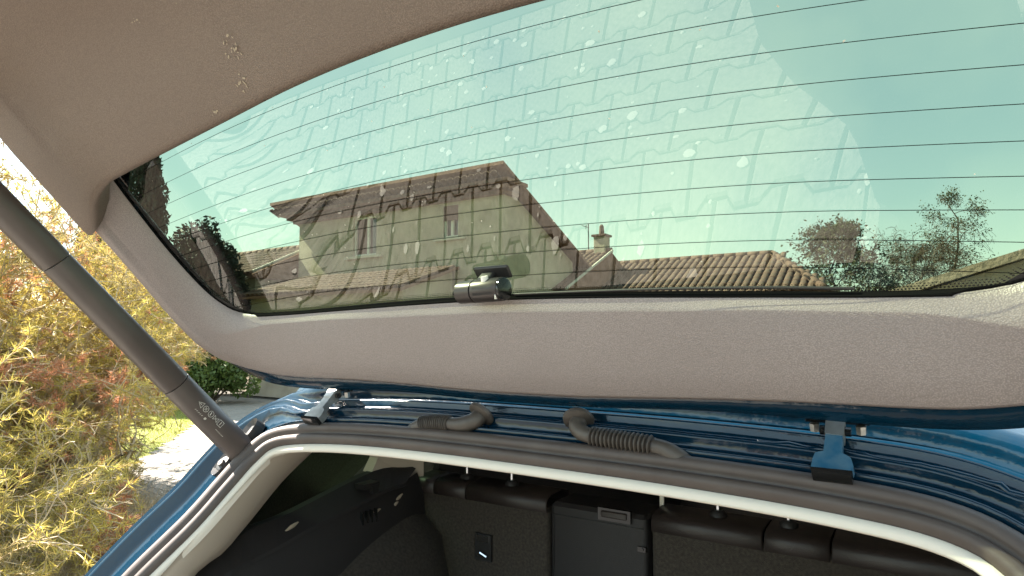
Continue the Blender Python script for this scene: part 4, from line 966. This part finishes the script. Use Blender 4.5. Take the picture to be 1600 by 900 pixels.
# right roofs
H3 = empty('hipped_house', (-13.6, 18.4, 0)); tag(H3, 'single-storey house with long clay tiled hipped roof at centre right', 'house')
hipped(H3, 4.05, 11.3, 0, 5.4, 2.95, 4.30, 0, 1.8, singles=290, near_key=lambda p: -p[1] * .6 + abs(p[0] - 4))
H4 = empty('chimney_house', (-13.6, 16.6, 0)); tag(H4, 'tiled roof with brick chimney between the tall house and the long hipped roof', 'house')
hipped(H4, .6, 4.6, 0, 6.6, 3.1, 4.62, 2.6, 0)
mb = MB(); mb.rbox((4.20, 3.35, 4.75), (.42, .42, .9), .02); ch = mb.build('chimney', MT['render'], H4)
mb = MB(); mb.rbox((4.20, 3.35, 5.22), (.54, .54, .07), .01); mb.build('chimney_cap', MT['tile_s'], ch)
mb = MB(); mb.tube([(4.20, 3.35, 5.24), (4.20, 3.35, 5.56), (4.20, 3.35, 5.62)], [.10, .075, .03], 10); mb.build('chimney_pot', MT['tile_s'], ch)
mb = MB(); mb.tube([(4.62, -.02, 3.16), (4.66, 3.2, 4.66)], .045, 6); mb.build('verge', MT['lead'], H4)
mb = MB(); mb.tube([(3.72, 3.3, 4.55), (3.72, 3.3, 5.70)], .018, 6)
mb.tube([(3.50, 3.3, 5.64), (3.74, 3.3, 5.55)], .012, 5)
for k in range(3): mb.tube([(3.52 + k * .05, 3.18, 5.63 - k * .018), (3.52 + k * .05, 3.42, 5.63 - k * .018)], .009, 4)
mb.tube([(3.64, 3.3, 5.66), (3.62, 3.3, 5.50)], .012, 4)
an = empty('tv_antenna', (0, 0, 0)); bpy.data.objects.remove(an)
mb.build('antenna', MT['black'], H4)
# plain brown roof at right
H5 = empty('brown_roof_shed', (-1.2, 12.2, 0)); tag(H5, 'plain brown pitched roof at the right end of the window view', 'building')
mb = MB(); mb.add([(.2, .2, 0), (7, .2, 0), (7, 4, 0), (.2, 4, 0), (.2, .2, 2.2), (7, .2, 2.2), (7, 4, 2.2), (.2, 4, 2.2)], [(0, 1, 5, 4), (1, 2, 6, 5), (2, 3, 7, 6), (3, 0, 4, 7)]); mb.build('wall', MT['render'], H5)
mb = MB(); A_ = [(.2, -.1, 2.36), (4.2, -.1, 3.62), (8.0, -.1, 2.42)]
mb.add(A_ + [(x, 4.4, z) for x, y, z in A_] + [(x, y, z - .14) for x, y, z in A_] + [(x, 4.4, z - .14) for x, y, z in A_], [(0, 1, 4, 3), (1, 2, 5, 4), (0, 6, 7, 1), (1, 7, 8, 2), (6, 9, 10, 7), (7, 10, 11, 8), (0, 3, 9, 6), (2, 8, 11, 5), (3, 4, 10, 9), (4, 5, 11, 10)])
mb.build('roof_deck', mat('brown_roof', (.34, .265, .195), .9, bump=(12, .5, 'noise'), var=.5, vscale=3), H5)
mb = MB(); mb.add([(.6, -.0, 2.0), (7.4, -.0, 2.0), (4.2, -.0, 3.48), (.6, 0, 2.3), (7.4, 0, 2.4)], [(0, 1, 4, 2, 3)]); mb.build('gable', bpy.data.materials['brown_roof'], H5)

# ================================================================== photographer (seen only as a reflection)
# figure built as lofted rings so that it is one continuous surface
def ring(c, rx, ry, n=18, tilt=None):
    c = V(c); R = tilt or Matrix.Identity(3)
    return [c + R @ V((math.cos(a_) * rx, math.sin(a_) * ry, 0)) for a_ in np.linspace(0, 2 * PI, n + 1)[:-1]]
def limb(pts, rad, n=14):
    mb = MB(); P = spline([tuple(p) for p in pts], 4 * len(pts)); r_ = np.interp(np.linspace(0, 1, len(P)), np.linspace(0, 1, len(rad)), rad); mb.tube([V(p) for p in P], list(r_), n); return mb
PXp, PYp = -.41, -.25
ph = empty('person', (PXp, PYp, 0)); tag(ph, 'person in dark jacket and trousers holding up a phone, mirrored faintly at the window right', 'person')
mb = MB(); rows = [ring((0, 0, .05), .25, .16), ring((0, 0, .52), .255, .155), ring((0, 0, .75), .24, .145), ring((0, 0, .93), .20, .13), ring((0, 0, 1.0), .17, .12), ring((0, .0, 1.10), .155, .11), ring((0, .0, 1.22), .17, .12), ring((0, 0, 1.36), .205, .125), ring((0, 0, 1.45), .20, .10), ring((0, .0, 1.50), .10, .075), ring((0, .01, 1.54), .065, .06)]
vv, ff = loft(rows, True); mb.add(vv, ff)
for sg, hand in ((-1, V((.36, .10, 1.66))), (1, V((.54, .10, 1.66)))):
    shd = V((sg * .19, 0, 1.43)); elb = V((sg * .22 + .16, .02, 1.27)); q = limb([shd, shd.lerp(elb, .5) + V((sg * .02, 0, 0)), elb, elb.lerp(hand, .5), hand + V((0, -.06, -.03))], [.065, .058, .048, .042, .032]); mb.add(q.v, q.f)
mb.build('jacket', MT['jacket'], ph, smooth=True)
mb = MB()
for sg in (-1, 1):
    q = limb([(sg * .09, 0, .97), (sg * .105, .01, .72), (sg * .11, .02, .50), (sg * .115, -.01, .28), (sg * .12, -.01, .09)], [.105, .092, .068, .060, .048]); mb.add(q.v, q.f)
mb.build('trousers', MT['jeans'], ph, smooth=True)
for sg in (-1, 1):
    mb = MB(); mb.rbox((sg * .12, .055, .045), (.095, .27, .09), .035, n=5); mb.build('shoe', MT['black'], ph)
mb = MB(); rows = [ring((0, .01, 1.50), .055, .055), ring((0, .02, 1.56), .055, .058), ring((0, .045, 1.60), .055, .065), ring((0, .045, 1.64), .068, .085), ring((0, .04, 1.70), .075, .095), ring((0, .035, 1.76), .074, .093), ring((0, .03, 1.80), .055, .07), ring((0, .03, 1.82), .01, .01)]
vv, ff = loft(rows, True); mb.add(vv, ff); mb.tube([(0, .13, 1.715), (0, .15, 1.685), (0, .135, 1.675)], [.008, .014, .010], 8)
for sg in (-1, 1): mb.tube([(sg * .072, .03, 1.73), (sg * .084, .02, 1.71), (sg * .074, .03, 1.68)], [.008, .012, .006], 6)
for sg, hx in ((-1, .36), (1, .54)):
    mb.rbox((hx, .08, 1.665), (.035, .05, .085), .012)
    for k in range(4): q = limb([(hx, .10, 1.63 + k * .022), (hx - sg * -.012, .117, 1.632 + k * .022), (hx + sg * -.012, .128, 1.634 + k * .022), (hx + sg * -.03, .130, 1.634 + k * .022)], [.010, .009, .0085, .007], 8); mb.add(q.v, q.f)
    q = limb([(hx, .08, 1.70), (hx + sg * -.012, .085, 1.725), (hx + sg * -.03, .10, 1.738)], [.012, .011, .008], 8); mb.add(q.v, q.f)
mb.build('head_and_hands', MT['skin'], ph, smooth=True)
mb = MB(); rows = [ring((0, .015, 1.66), .078, .085), ring((0, .02, 1.72), .082, .098), ring((0, .02, 1.78), .080, .098), ring((0, .02, 1.83), .05, .06), ring((0, .02, 1.84), .01, .01)]
for r in rows[:2]:
    for p in r: p.y = min(p.y, .06)
vv, ff = loft(rows, True); mb.add(vv, ff); mb.build('hair', MT['hair'], ph, smooth=True)
phn = empty('phone', (0, -.022, 1.70)); tag(phn, 'black smartphone held up in both hands before the open tailgate', 'phone')
mb = MB(); mb.rbox((0, 0, 0), (.15, .009, .072), .004); b_ = mb.build('phone_body', MT['black_gloss'], phn)
phn.rotation_euler = (0, 0, math.radians(33))
